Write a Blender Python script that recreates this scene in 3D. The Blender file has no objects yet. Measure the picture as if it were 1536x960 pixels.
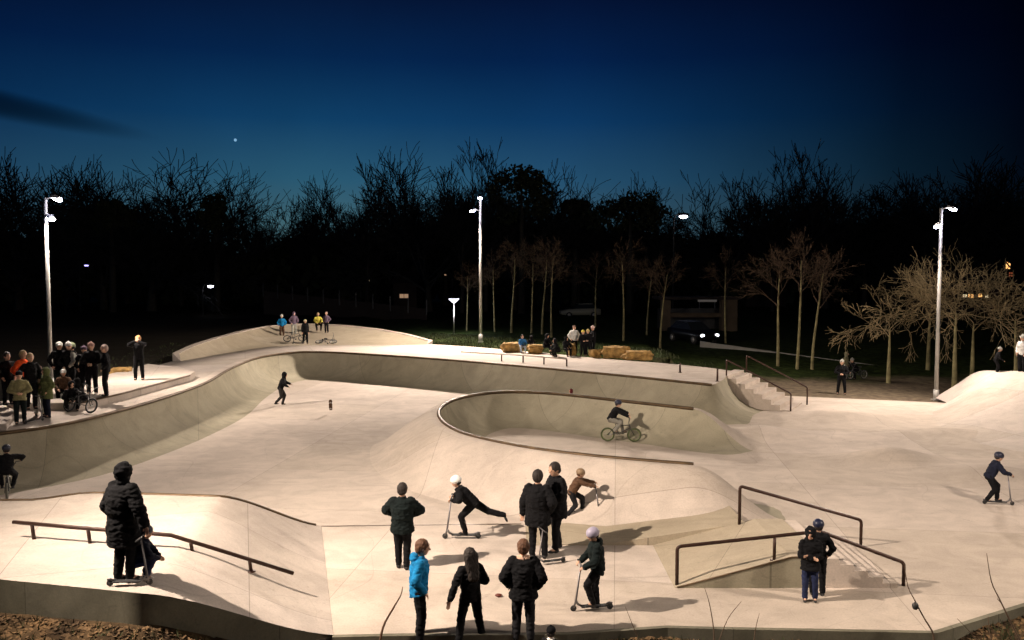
import bpy, bmesh, math, random
from mathutils import Vector, Matrix, noise
random.seed(7)
C = bpy.data.collections.new('scene'); bpy.context.scene.collection.children.link(C)
R = math.radians; PI = math.pi
V = Vector
# ------------------------------------------------------------ camera model
F = 1300.0; HC = 6.1; TH = math.atan(76/F)
def ray(px, py):
    u = (px-768)/F; v = (480-py)/F
    return V((u, math.cos(TH)+v*math.sin(TH), -math.sin(TH)+v*math.cos(TH)))
def W(px, py, z=0.0):
    d = ray(px, py); t = (z-HC)/d.z
    return V((d.x*t, d.y*t, z))
def D(px, py, y):
    d = ray(px, py); t = y/d.y
    return V((d.x*t, y, HC+d.z*t))
# ------------------------------------------------------------ materials
MATS = {}
def mat(name, col, rough=.8, var=.25, scale=6.0, bump=.0, metal=0, spec=.4, emit=None, es=1.0, bscale=None, detail=6):
    if name in MATS: return MATS[name]
    m = bpy.data.materials.new(name); m.use_nodes = True; MATS[name] = m
    nt = m.node_tree; b = nt.nodes['Principled BSDF']; N = nt.nodes.new; L = nt.links.new
    b.inputs['Roughness'].default_value = rough; b.inputs['Metallic'].default_value = metal
    b.inputs['Specular IOR Level'].default_value = spec
    tc = N('ShaderNodeTexCoord'); no = N('ShaderNodeTexNoise'); no.inputs['Scale'].default_value = scale
    no.inputs['Detail'].default_value = detail; L(tc.outputs['Object'], no.inputs['Vector'])
    cr = N('ShaderNodeValToRGB'); cr.color_ramp.elements[0].position = .3; cr.color_ramp.elements[1].position = .7
    cr.color_ramp.elements[0].color = [c*(1-var) for c in col]+[1]; cr.color_ramp.elements[1].color = [min(1, c*(1+var)) for c in col]+[1]
    L(no.outputs['Fac'], cr.inputs['Fac']); L(cr.outputs['Color'], b.inputs['Base Color'])
    if bump:
        n2 = N('ShaderNodeTexNoise'); n2.inputs['Scale'].default_value = bscale or scale*4; n2.inputs['Detail'].default_value = 5
        L(tc.outputs['Object'], n2.inputs['Vector'])
        bp = N('ShaderNodeBump'); bp.inputs['Strength'].default_value = bump; bp.inputs['Distance'].default_value = .03
        L(n2.outputs['Fac'], bp.inputs['Height']); L(bp.outputs['Normal'], b.inputs['Normal'])
    if emit:
        b.inputs['Emission Color'].default_value = list(emit)+[1]; b.inputs['Emission Strength'].default_value = es
    return m
def concrete(name, col, joint=4.0, jrot=.2, stain=.16, wear=.5):
    m = bpy.data.materials.new(name); m.use_nodes = True; MATS[name] = m
    nt = m.node_tree; b = nt.nodes['Principled BSDF']; N = nt.nodes.new; L = nt.links.new
    b.inputs['Roughness'].default_value = .9; b.inputs['Specular IOR Level'].default_value = .15
    geo = N('ShaderNodeNewGeometry')
    def nz(sc, det, dist=0, sx=1, sy=1):
        mp = N('ShaderNodeMapping'); mp.inputs['Scale'].default_value = (sx, sy, 1); L(geo.outputs['Position'], mp.inputs['Vector'])
        n = N('ShaderNodeTexNoise'); n.inputs['Scale'].default_value = sc; n.inputs['Detail'].default_value = det
        n.inputs['Distortion'].default_value = dist; L(mp.outputs['Vector'], n.inputs['Vector']); return n
    def mr(src, a, bb, c, d):
        n = N('ShaderNodeMapRange'); n.interpolation_type = 'SMOOTHSTEP'
        for i, v in zip(('From Min', 'From Max', 'To Min', 'To Max'), (a, bb, c, d)): n.inputs[i].default_value = v
        L(src, n.inputs['Value']); return n.outputs['Result']
    def mul(a, bb):
        n = N('ShaderNodeMath'); n.operation = 'MULTIPLY'; L(a, n.inputs[0]); L(bb, n.inputs[1]); return n.outputs[0]
    big = mr(nz(.22, 4, .6).outputs['Fac'], .3, .7, 1-stain, 1+stain*.6)
    med = mr(nz(1.3, 6, 1.2).outputs['Fac'], .3, .72, 1-stain*.7, 1+stain*.4)
    fine = mr(nz(28, 4).outputs['Fac'], .25, .75, .92, 1.06)
    streak = mr(nz(1.0, 5, .4, .35, 2.6).outputs['Fac'], .52, .7, 1, 1-stain*wear)
    spot = mr(nz(3.3, 3, .2).outputs['Fac'], .68, .76, 1, .86)
    mp = N('ShaderNodeMapping'); mp.inputs['Rotation'].default_value = (0, 0, jrot); L(geo.outputs['Position'], mp.inputs['Vector'])
    br = N('ShaderNodeTexBrick'); br.inputs['Scale'].default_value = 1; br.inputs['Brick Width'].default_value = joint*1.25
    br.inputs['Row Height'].default_value = joint; br.inputs['Mortar Size'].default_value = .007; br.offset = 0
    br.inputs['Color1'].default_value = (.91, .905, .88, 1); br.inputs['Color2'].default_value = (1.05, 1.05, 1.06, 1); br.inputs['Mortar'].default_value = (.6, .6, .6, 1)
    L(mp.outputs['Vector'], br.inputs['Vector'])
    def contour(sc, det, dist, wd, lo):      # thin wandering wheel marks
        n = nz(sc, det, dist).outputs['Fac']; a = N('ShaderNodeMath'); a.operation = 'SUBTRACT'; L(n, a.inputs[0]); a.inputs[1].default_value = .5; b2 = N('ShaderNodeMath'); b2.operation = 'ABSOLUTE'; L(a.outputs[0], b2.inputs[0]); return mr(b2.outputs[0], 0, wd, lo, 1)
    marks = mul(contour(.16, 1.5, .3, .0016, .88), contour(.33, 1, .6, .0025, .92))
    scuff = mr(nz(5.5, 6, 2.5, .5, 1.6).outputs['Fac'], .60, .72, 1, .84)
    f = mul(mul(mul(mul(big, med), mul(fine, streak)), spot), mul(marks, scuff))
    mx = N('ShaderNodeVectorMath'); mx.operation = 'SCALE'; L(br.outputs['Color'], mx.inputs[0]); L(f, mx.inputs['Scale'])
    cb = N('ShaderNodeVectorMath'); cb.operation = 'MULTIPLY'; cb.inputs[1].default_value = col; L(mx.outputs[0], cb.inputs[0])
    L(cb.outputs[0], b.inputs['Base Color'])
    bp = N('ShaderNodeBump'); bp.inputs['Strength'].default_value = .25; bp.inputs['Distance'].default_value = .01
    L(nz(40, 4).outputs['Fac'], bp.inputs['Height']); L(bp.outputs['Normal'], b.inputs['Normal'])
    return m
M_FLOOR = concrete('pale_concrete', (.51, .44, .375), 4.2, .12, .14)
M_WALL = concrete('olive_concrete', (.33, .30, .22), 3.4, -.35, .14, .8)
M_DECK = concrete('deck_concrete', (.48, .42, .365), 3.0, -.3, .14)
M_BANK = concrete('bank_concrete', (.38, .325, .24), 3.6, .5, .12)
M_DARKC = concrete('retaining_concrete', (.16, .15, .11), 3.0, .0, .25)
M_COPE = mat('rusty_coping_steel', (.085, .055, .028), .55, .35, 3, .1, .5)
M_RAIL = mat('rusty_brown_paint', (.045, .022, .015), .45, .3, 8, .05, .4)
M_POLE = mat('galvanised_steel', (.42, .41, .38), .45, .1, 5, .0, .5)
M_LAMPH = mat('lamp_housing', (.35, .35, .36), .4, .05, 5, 0, .5)
# ------------------------------------------------------------ object helpers
def link(o, parent=None):
    C.objects.link(o)
    if parent is not None: o.parent = parent
    return o
def tag(o, label=None, cat=None, group=None, kind=None):
    if label: o['label'] = label
    if cat: o['category'] = cat
    if group: o['group'] = group
    if kind: o['kind'] = kind
    return o
def thing(name, label, cat, loc=(0, 0, 0), rz=0, group=None):
    o = bpy.data.objects.new(name, None); o.empty_display_size = .2; o.location = loc; o.rotation_euler = (0, 0, rz)
    link(o); return tag(o, label, cat, group)
def obj(name, bm, m, parent=None, smooth=True, loc=None):
    me = bpy.data.meshes.new(name); bmesh.ops.recalc_face_normals(bm, faces=bm.faces) if getattr(bm, 'is_valid', True) else None
    bm.to_mesh(me); bm.free(); me.materials.append(m)
    for p in me.polygons: p.use_smooth = smooth
    o = bpy.data.objects.new(name, me)
    if loc is not None: o.location = loc
    return link(o, parent)
def rawobj(name, verts, faces, m, parent=None, smooth=True):
    me = bpy.data.meshes.new(name); me.from_pydata([tuple(v) for v in verts], [], faces); me.update(); me.materials.append(m)
    for p in me.polygons: p.use_smooth = smooth
    return link(bpy.data.objects.new(name, me), parent)
def copy_tree(o, parent=None):
    c = o.copy(); C.objects.link(c)
    if parent is not None: c.parent = parent
    for ch in list(o.children): copy_tree(ch, c)
    return c
def box(bm, c, s, rot=None, taper=1.0):
    vs = []
    for z in (-1, 1):
        t = taper if z > 0 else 1
        for x, y in ((-1, -1), (1, -1), (1, 1), (-1, 1)):
            p = V((x*s[0]/2*t, y*s[1]/2*t, z*s[2]/2))
            if rot: p = rot @ p
            vs.append(bm.verts.new(p+V(c)))
    for f in ((3, 2, 1, 0), (4, 5, 6, 7), (0, 1, 5, 4), (1, 2, 6, 5), (2, 3, 7, 6), (3, 0, 4, 7)): bm.faces.new([vs[i] for i in f])
def frame(d):
    d = d.normalized(); a = V((0, 0, 1)) if abs(d.z) < .95 else V((1, 0, 0))
    s = d.cross(a).normalized(); return s, s.cross(d).normalized()
def tube(bm, p, q, r1, r2=None, n=8, side=None, flat=1.0, caps=True):
    p = V(p); q = V(q); r2 = r1 if r2 is None else r2
    if (q-p).length < 1e-5: return
    s, t = frame(q-p)
    if side is not None:
        d = (q-p).normalized(); s = (V(side)-d*d.dot(V(side))).normalized(); t = d.cross(s)
    ra = [[bm.verts.new(c+s*r*math.cos(2*PI*i/n)+t*r*flat*math.sin(2*PI*i/n)) for i in range(n)] for c, r in ((p, r1), (q, r2))]
    for i in range(n): bm.faces.new((ra[0][i], ra[0][(i+1) % n], ra[1][(i+1) % n], ra[1][i]))
    if caps: bm.faces.new(ra[0][::-1]); bm.faces.new(ra[1])
def path(bm, pts, rs, n=8, caps=True):
    pts = [V(p) for p in pts]
    if not hasattr(rs, '__len__'): rs = [rs]*len(pts)
    s = None; rings = []
    for i, p in enumerate(pts):
        d = (pts[min(i+1, len(pts)-1)]-pts[max(i-1, 0)]).normalized()
        if s is None: s, t = frame(d)
        else: s = (s-d*d.dot(s)).normalized(); t = s.cross(d)
        rings.append([bm.verts.new(p+s*rs[i]*math.cos(2*PI*k/n)+t*rs[i]*math.sin(2*PI*k/n)) for k in range(n)])
    for a, b in zip(rings, rings[1:]):
        for k in range(n): bm.faces.new((a[k], a[(k+1) % n], b[(k+1) % n], b[k]))
    if caps: bm.faces.new(rings[0][::-1]); bm.faces.new(rings[-1])
def ell(bm, c, r, rot=None, nu=10, nv=7):
    c = V(c); rows = []
    for j in range(1, nv):
        a = PI*j/nv; row = []
        for i in range(nu):
            b = 2*PI*i/nu; p = V((r[0]*math.sin(a)*math.cos(b), r[1]*math.sin(a)*math.sin(b), r[2]*math.cos(a)))
            if rot: p = rot @ p
            row.append(bm.verts.new(c+p))
        rows.append(row)
    tp = V((0, 0, r[2])); tp = rot @ tp if rot else tp
    T = bm.verts.new(c+tp); B = bm.verts.new(c-tp)
    for i in range(nu):
        bm.faces.new((T, rows[0][i], rows[0][(i+1) % nu])); bm.faces.new((B, rows[-1][(i+1) % nu], rows[-1][i]))
    for a, b in zip(rows, rows[1:]):
        for i in range(nu): bm.faces.new((a[i], b[i], b[(i+1) % nu], a[(i+1) % nu]))
def torus(bm, c, rad, r, axis='y', n=28, m=7):
    rings = []
    for i in range(n):
        a = 2*PI*i/n; ring = []
        for j in range(m):
            b = 2*PI*j/m; rr = rad+r*math.cos(b)
            p = V((rr*math.cos(a), r*math.sin(b), rr*math.sin(a))) if axis == 'y' else V((rr*math.cos(a), rr*math.sin(a), r*math.sin(b)))
            ring.append(bm.verts.new(V(c)+p))
        rings.append(ring)
    for i in range(n):
        A = rings[i]; B = rings[(i+1) % n]
        for j in range(m): bm.faces.new((A[j], B[j], B[(j+1) % m], A[(j+1) % m]))
def cat_rom(pts, per=6):
    P = [V(p) for p in pts]; P = [P[0]*2-P[1]]+P+[P[-1]*2-P[-2]]; out = []
    for i in range(1, len(P)-2):
        a, b, c, d = P[i-1:i+3]
        for k in range(per):
            t = k/per; out.append(.5*((2*b)+(c-a)*t+(2*a-5*b+4*c-d)*t*t+(-a+3*b-3*c+d)*t**3))
    out.append(P[-2]); return out
def resample(pts, step):
    out = [pts[0]]; acc = 0
    for a, b in zip(pts, pts[1:]):
        L = (b-a).length; pos = step-acc
        while pos <= L: out.append(a.lerp(b, pos/L)); pos += step
        acc = L-(pos-step)
    if (out[-1]-pts[-1]).length > step*.3: out.append(pts[-1])
    return out
def normals2(pts, sign=1):
    out = []
    for i in range(len(pts)):
        a = pts[max(i-2, 0)]; b = pts[min(i+2, len(pts)-1)]; d = (b-a); d.z = 0; d.normalize(); out.append(V((d.y, -d.x, 0))*sign)
    return out
def strip(rows, m, name, parent=None, smooth=True):      # rows: list of equally long vertex rows
    n = len(rows[0]); vs = [p for r in rows for p in r]; fs = []
    for i in range(len(rows)-1):
        for j in range(n-1): a = i*n+j; fs.append((a, a+1, a+n+1, a+n))
    return rawobj(name, vs, fs, m, parent, smooth)
def poly_interp(pts, x):
    if x <= pts[0][0]: (x0, y0), (x1, y1) = pts[0], pts[1]
    elif x >= pts[-1][0]: (x0, y0), (x1, y1) = pts[-2], pts[-1]
    else:
        for (x0, y0), (x1, y1) in zip(pts, pts[1:]):
            if x0 <= x <= x1: break
    return y0+(y1-y0)*(x-x0)/(x1-x0)
def sm(a, b, x):
    t = max(0, min(1, (x-a)/(b-a))); return t*t*(3-2*t)
# ============================================================ SKATEPARK
ZD = 1.4; ZP = 1.3
FE = [(-30, 13.2), (W(0, 869, 1.3).x, W(0, 869, 1.3).y), (W(212, 890, 1.3).x, W(212, 890, 1.3).y)]+[(W(*p).x, W(*p).y) for p in ((500, 953), (600, 951), (850, 949), (1000, 939), (1070, 941), (1400, 947), (1536, 905), (1700, 858))]+[(22, 23.5), (40, 34)]
BE = [(-30, 60), (-12, 60), (10, 46), (12.2, 41.9), (19.5, 39.5), (24, 38), (40, 34)]
fe = lambda x: poly_interp(FE, x); be = lambda x: poly_interp(BE, x)
BUMPS = [(1335, 690, .42, 1.3, .8), (1140, 652, .34, 1.4, .9), (1245, 626, .28, 2.2, .9), (1480, 712, .26, 1.5, 1.0), (1060, 660, .14, 1.5, .8), (1420, 650, .2, 1.8, .8)]
def zf(x, y):
    z = 0
    for px, py, a, sx, sy in BUMPS:
        c = W(px, py); z += a*math.exp(-((x-c.x)/sx)**2-((y-c.y)/sy)**2)
    return z
xs = sorted(set([round(-20+i*.35, 3) for i in range(int(44/.35))]+[p[0] for p in FE if -20 < p[0] < 24]))
rows = []
for x in xs:
    y0, y1 = fe(x), be(x); r = [V((x, y0+.0, -.30)), V((x, y0, -.012)), V((x, y0+.02, 0))]
    for k in range(1, 111): y = y0+.02+(y1-y0-.02)*k/110; r.append(V((x, y, zf(x, y))))
    r.append(V((x, y1, -.3))); rows.append(r)
fl = strip(rows, M_FLOOR, 'skatepark_floor'); tag(fl, kind='structure')
# retaining kerb, the dark edging along the front of the floor
kp = [V((p[0], p[1], 0)) for p in FE if -3.2 < p[0] < 22.1]
kn = normals2(kp, 1)
edge = [[p+n*0.002+V((0, 0, .012)) for p, n in zip(kp, kn)], [p+n*.10+V((0, 0, .012)) for p, n in zip(kp, kn)], [p+n*.10+V((0, 0, -.35)) for p, n in zip(kp, kn)]]
tag(strip(edge, M_DARKC, 'kerb', smooth=False), 'dark concrete kerb edging the front of the pale skatepark floor', 'kerb')
# ---- main bowl: back and left wall
pix = [(-420, 700), (-200, 675), (0, 650), (100, 635), (200, 610), (265, 590), (310, 573), (345, 553), (385, 537), (430, 529.5), (480, 528), (560, 532), (700, 542), (900, 560), (1070, 577.5)]
cop = resample(cat_rom([W(x, y, ZD) for x, y in pix], 8), .35)
wn = normals2(cop, 1)
WID = 1.7; NP = 12
def prof(h, w, k):     # k 0..1 from lip to foot, circular transition
    Rr = (w*w+h*h)/(2*h); ph = math.asin(min(1, w/Rr)); a = ph*(1-k); return w-Rr*math.sin(a), Rr*(1-math.cos(a))
main = thing('bowl_wall', 'long curved olive grey concrete quarter pipe wall round the left and back of the skatepark', 'skate bowl')
ext = [cop[-1]+V((.5, .9, 0)), cop[-1]+V((1.0, 2.0, 0)), cop[-1]+V((1.35, 3.1, 0))]
cop2 = cop+ext; wn2 = normals2(cop2, 1)
rows = []
for k in range(NP+1):
    rows.append([])
    for p, n in zip(cop2, wn2):
        s, z = prof(ZD, WID, k/NP); q = p+n*s; q.z = z-.004 if k == NP else z; rows[-1].append(q)
rows.append([V((p.x, p.y, -.02))+n*.02 for p, n in zip(rows[-1], wn2)])
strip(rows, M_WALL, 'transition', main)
bm = bmesh.new(); path(bm, [p+n*.03+V((0, 0, .0)) for p, n in zip(cop, wn)], .055, 8); obj('coping', bm, M_COPE, main)
# deck around the bowl
DB = [(-60, 25), (-17.3, 24.9)]
def deck_back(p):   # matching far edge point for a coping point
    if p.y < 44 and p.x < -12: return V((-17.35, max(p.y, 20)+(p.y-20)*.06, ZD))
    return None
bk = [W(-420, 640, ZD)]
backpts = [V((-17.6, 18, ZD)), V((-17.4, 25, ZD)), V((-17.35, 30, ZD)), V((-17.35, 36, ZD)), V((-17.4, 41, ZD)), V((-17.3, 45, ZD)), W(330, 530, ZD), W(400, 519, ZD), W(450, 516, ZD), W(500, 516, ZD), W(560, 516.5, ZD), W(640, 516, ZD), W(760, 524.5, ZD), W(900, 537, ZD), W(985, 544, ZD), W(1050, 550, ZD), W(1096, 556, ZD)]
bp_ = cat_rom(backpts, 10)
def at(pts, t):
    L = [0]
    for a, b in zip(pts, pts[1:]): L.append(L[-1]+(b-a).length)
    s = t*L[-1]
    for i in range(len(pts)-1):
        if L[i+1] >= s: return pts[i].lerp(pts[i+1], (s-L[i])/max(1e-6, L[i+1]-L[i]))
    return pts[-1]
# param matched by anchor pairs so that the deck strip does not twist
def prm(pts, p):
    L = [0]
    for a, b in zip(pts, pts[1:]): L.append(L[-1]+(b-a).length)
    i = min(range(len(pts)), key=lambda i: (pts[i]-p).length); return L[i]/L[-1]
anch = [(0, 0)]+[(prm(cop2, W(a, b, ZD)), prm(bp_, q)) for a, b, q in ((100, 635, V((-17.35, 30, ZD))), (265, 590, V((-17.35, 36, ZD))), (345, 553, V((-17.3, 45, ZD))), (385, 537, W(400, 519, ZD)), (430, 529, W(450, 516, ZD)), (480, 527, W(500, 516, ZD)), (700, 542, W(760, 524.5, ZD)), (900, 560, W(930, 539, ZD)))]+[(1, 1)]
rows = [[], [], [], []]
for i in range(241):
    t = i/240; a = at(cop2, t); b = at(bp_, poly_interp(anch, t)); rows[0].append(a); rows[1].append(a.lerp(b, .5)); rows[2].append(b); rows[3].append(b+V((0, 0, -2)))
dk = strip(rows, M_DECK, 'skatepark_deck'); tag(dk, kind='structure')
# pale worn lip just behind the coping is part of the same wall
rows = [[p-n*.02+V((0, 0, .004)) for p, n in zip(cop, wn)], [p-n*.42+V((0, 0, .006)) for p, n in zip(cop, wn)]]
strip(rows, M_FLOOR, 'lip', main)
# ---- banked turn behind the deck
tb = [(268, 531, 45.3), (300, 517, 47.5), (350, 502, 52), (400, 491, 58), (450, 487, 61), (500, 488, 61), (560, 494, 59.5), (605, 502, 57.5), (642, 512, 55.3)]
bb = [W(272, 542, ZD), W(300, 537, ZD), W(345, 529, ZD), W(400, 521, ZD), W(450, 518.5, ZD), W(500, 518, ZD), W(560, 518, ZD), W(605, 517.5, ZD), W(640, 516.7, ZD)]
top = cat_rom([D(*p) for p in tb], 8); bot = cat_rom(bb, 8)
bt = thing('banked_turn', 'curved raised concrete bank behind the far left deck, people standing on its top', 'skate ramp')
rows = []
for k in range(9):
    t = k/8; rows.append([V((a.x+(b.x-a.x)*t, a.y+(b.y-a.y)*t, a.z+.006+(b.z-a.z)*(t**1.7))) for a, b in zip(bot, top)])
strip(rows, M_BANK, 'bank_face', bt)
tn = normals2(top, -1)
rows = [[p for p in top], [p+V((0, 0, .05)) for p in top], [p+n*.35+V((0, 0, .05)) for p, n in zip(top, tn)], [p+n*.36+V((0, 0, -1.6)) for p, n in zip(top, tn)]]
strip(rows, M_FLOOR, 'top_ledge', bt, smooth=False)
# ends of the ledge
for a, b, n in ((top[0], bot[0], tn[0]), (top[-1], bot[-1], tn[-1])):
    bm = bmesh.new()
    vs = [bm.verts.new(v) for v in (a+V((0, 0, .05)), b, b+V((0, 0, -.1)), a+n*.36+V((0, 0, -1.2)), a+n*.36+V((0, 0, .05)))]; bm.faces.new(vs)
    obj('end_wall', bm, M_FLOOR, bt, False)
# ---- raised pad on the left deck
def prism(name, pts, z0, z1, m, parent=None, bev=.02):
    bm = bmesh.new(); lo = [bm.verts.new((p[0], p[1], z0)) for p in pts]; hi = [bm.verts.new((p[0], p[1], z1)) for p in pts]; n = len(pts)
    bm.faces.new(hi); bm.faces.new(lo[::-1])
    for i in range(n): bm.faces.new((lo[i], lo[(i+1) % n], hi[(i+1) % n], hi[i]))
    if bev: bmesh.ops.bevel(bm, geom=[e for e in bm.edges], offset=bev, segments=2, affect='EDGES')
    return obj(name, bm, m, parent, False)
pad = thing('manual_pad', 'low pale concrete platform with a dark front edge on the left deck', 'skate ledge', (0, 0, 0))
P1 = [(-14.45, 28.6), (-14.0, 31), (-13.55, 36.2), (-13.75, 37.4), (-15.2, 39.3), (-17.1, 40.5), (-17.1, 28.6)]
prism('slab', P1, ZD, ZD+.27, M_DECK, pad)
bm = bmesh.new()
path(bm, [V((-14.44, 28.6, ZD+.25)), V((-13.99, 31, ZD+.25)), V((-13.53, 36.2, ZD+.25))], .035); obj('steel_edge', bm, M_COPE, pad)
pad2 = thing('manual_pad', 'pale wedge block by the coping at the far left edge of the photo', 'skate ledge')
prism('slab', [W(-140, 655, ZD).xy, W(10, 646, ZD).xy, W(24, 625, ZD).xy, W(0, 612, ZD).xy, W(-140, 618, ZD).xy], ZD, ZD+.2, M_DECK, pad2)
# ---- horseshoe pocket bowl
hp = [(1040, 613), (950, 603), (850, 592), (790, 588), (735, 589), (690, 597), (665, 608), (657, 621), (668, 637), (700, 652), (770, 668), (850, 680), (950, 690), (1040, 697)]
ZH = 1.2
hc = resample(cat_rom([W(x, y, ZH) for x, y in hp], 8), .3)
e0 = (hc[0]-hc[1]).normalized(); e1 = (hc[-1]-hc[-2]).normalized(); NE = 14; LE = 2.3
full = [hc[0]+e0*LE*(NE-i)/NE for i in range(NE)]+hc+[hc[-1]+e1*LE*(i+1)/NE for i in range(NE)]
hn = normals2(full, 1)
cen = sum(hc, V((0, 0, 0)))/len(hc)
if (cen-full[len(full)//2]).dot(hn[len(full)//2]) < 0: hn = [-n for n in hn]   # hn points inward
hs = thing('pocket_bowl', 'horseshoe shaped raised concrete bowl with dark coping in the middle of the park', 'skate bowl')
def kfac(i):
    n = len(full)
    d = max(0, NE-i, i-(n-1-NE))/NE; return 1-sm(0, 1, d)
inner, outer = [], []
for i, (p, n) in enumerate(zip(full, hn)):
    k = kfac(i); col = []
    for j in range(NP+1):
        s, z = prof(ZH, 1.55, j/NP); q = p+n*s; q.z = z*k-.006; col.append(q)
    q = col[-1].copy(); q += n*.03; q.z = -.03; col.append(q); inner.append(col)
    col = []; ww = 2.3 if p.y < 30 else 1.9
    for s, z in ((0, 1), (.28, 1), (.36, .985), (.6, .9), (1, .72), (1.4, .5), (1.7, .33), (2.0, .17), (2.3, .05), (2.5, .0), (2.6, -.03)):
        q = p-n*s*ww/2.5; q.z = ZH*k*z-.006; col.append(q)
    outer.append(col)
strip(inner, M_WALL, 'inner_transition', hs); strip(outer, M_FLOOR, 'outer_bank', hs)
hnn = hn[NE:len(full)-NE]
bm = bmesh.new(); path(bm, [p+n*.02+V((0, 0, .0)) for p, n in zip(hc, hnn)], .06, 8); obj('coping', bm, M_COPE, hs)
# ---- front left platform
K0 = W(212, 890, ZP); K1 = W(330, 745, ZP); B0 = W(500, 953, 0); B1 = W(482, 789, 0)
pf = thing('platform', 'raised pale concrete platform sloping down beside the front left grind rail', 'skate platform')
bl = [W(-420, 756, ZP), W(0, 751, ZP), W(50, 750.5, ZP), W(90, 745, ZP), W(130, 740, ZP), W(200, 741, ZP), W(330, 745, ZP)]
blc = resample(cat_rom(bl, 6), .3)
n1 = len(blc); fr = [V((a, poly_interp(FE, a), ZP)) for a in [blc[0].x+(K0.x-blc[0].x)*i/(n1-1) for i in range(n1)]]
rows = []
for a, b in zip(fr, blc): rows.append([a.lerp(b, j/10) for j in range(11)])
for i in range(1, 15):
    t = i/14; s = sm(0, 1, t)*.35+t*.65
    rows.append([K0.lerp(B0, t).lerp(K1.lerp(B1, t), j/10) for j in range(11)])
    for j, q in enumerate(rows[-1]): q.z = ZP*(1-s)+.006
strip(rows, M_DECK, 'platform_top', pf)
rows2 = [[r[0].copy() for r in rows], [V((r[0].x, r[0].y, -.4)) for r in rows]]
strip(rows2, M_DARKC, 'front_wall', pf, True)
be_ = [r[-1] for r in rows]; rows3 = [[] for _ in range(9)]
nn = normals2(be_, -1)
for p, n in zip(be_, nn):
    h = max(.001, p.z)
    for k in range(9):
        s, z = prof(h, 1.3*h/ZP+.02, k/8); q = p+n*s; q.z = z-.004 if k < 8 else -.01; rows3[k].append(q)
strip(rows3, M_WALL, 'back_transition', pf)
nb = [p for p in be_ if p.z > .02]
bm = bmesh.new(); path(bm, [p+V((0, .02, -.01)) for p in nb], .045); obj('coping', bm, M_COPE, pf)
# thin dark expansion joint across the floor
bm = bmesh.new(); a = W(482, 789.5); b = W(782, 786)
a.z = b.z = .004; d = (b-a).normalized()*.0; w = V((0, .035, 0))
bm.faces.new([bm.verts.new(v) for v in (a-w, b-w, b+w, a+w)]); tag(obj('floor_joint', bm, M_COPE), 'thin dark drain line across the floor behind the standing people', 'drain')
# ---- near stairs
st = thing('stair_block', 'near concrete ramp and stair block between the two brown handrails on the right', 'stairs', (0, 0, 0))
Y0 = W(1190, 882).y; Y1 = W(1291, 818).y; ZS = D(1190, 836, Y0).z; XA, XB, XC, XE = W(1012, 882).x, D(1188, 836, Y0).x, D(1236, 838, Y0).x, W(1346, 882).x; NS = 5
bm = bmesh.new()
def quadz(bm, a, b, c, d): bm.faces.new([bm.verts.new(v) for v in (a, b, c, d)])
def slab_profile(bm, prof_, y0, y1):
    lo = [bm.verts.new((x, y0, z)) for x, z in prof_]; hi = [bm.verts.new((x, y1, z)) for x, z in prof_]
    for i in range(len(prof_)-1): bm.faces.new((lo[i], lo[i+1], hi[i+1], hi[i]))
    bm.faces.new(lo+[]); bm.faces.new(hi[::-1]); bm.faces.new((lo[0], hi[0], hi[-1], lo[-1]))
slab_profile(bm, [(XA, -.05), (XA, .004), (XB, ZS), (XC, ZS), (XC, -.05)], Y0, Y1)
obj('ramp', bm, M_BANK, st, False)
bm = bmesh.new(); bm.faces.new([bm.verts.new(v) for v in ((XA+.02, Y0-.004, .0), (XB, Y0-.004, ZS-.006), (XC, Y0-.004, ZS-.006), (XC, Y0-.004, 0))]); obj('side_wall', bm, M_WALL, st, False)
bm = bmesh.new(); path(bm, [(XA+.05, Y0, .012), (XB, Y0, ZS), (XC, Y0, ZS)], .018, 6); obj('steel_edge', bm, M_COPE, st)
bm = bmesh.new(); pr = [(XC+.003, -.05)]; rise = ZS/NS; tread = (XE-XC)/(NS)
for i in range(NS):
    x0 = XC+.003+i*tread; z = ZS-rise*(i+.25); pr += [(x0, z), (x0+tread, z)]
pr.append((XE+.003, -.05)); slab_profile(bm, pr, Y0+.003, Y1)
obj('steps', bm, M_FLOOR, st, False)
bm = bmesh.new(); slab_profile(bm, [(XA-2.8, -.05), (XA-2.8, .003), (XA-.9, .05), (XB-.2, ZS-.1), (XB-.2, -.05)], Y1+.003, Y1+1.6); obj('side_bank', bm, M_BANK, st, False)
# shallow paving wedges in front of the stairs, lying under the child
# ---- rails
def rail(name, label, pts, posts, r=.03, group=None, base=True):
    root = thing(name, label, 'rail', (pts[0][0], pts[0][1], 0), 0, group); o = V((pts[0][0], pts[0][1], 0))
    bm = bmesh.new(); path(bm, [V(p)-o for p in pts], r, 8); obj('rail_bar', bm, M_RAIL, root)
    for a, b in posts:
        bm = bmesh.new(); path(bm, [V(a)-o, V(b)-o], r*.9, 8)
        if base: tube(bm, V(a)-o, V(a)-o+V((0, 0, .012)), r*2.3, n=10)
        obj('post', bm, M_RAIL, root)
    return root
def rounded(pts, r=.08):
    out = [V(pts[0])]
    for a, b, c in zip(pts, pts[1:], pts[2:]):
        a, b, c = V(a), V(b), V(c); u = (a-b).normalized()*r; w = (c-b).normalized()*r
        for k in range(6):
            t = k/5; out.append((b+u)*(1-t)**2+b*2*t*(1-t)+(b+w)*t*t)
    out.append(V(pts[-1])); return out
def rz(x): return ZS*(x-XA)/(XB-XA) if x < XB else (ZS if x < XC else max(0, ZS*(1-(x-XC)/(XE-XC))))
yr = Y0+.12; A_, K_, E_, M_ = D(1016, 820, yr), D(1230, 797, yr), D(1356, 844, yr), D(1162, 804, yr)
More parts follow.
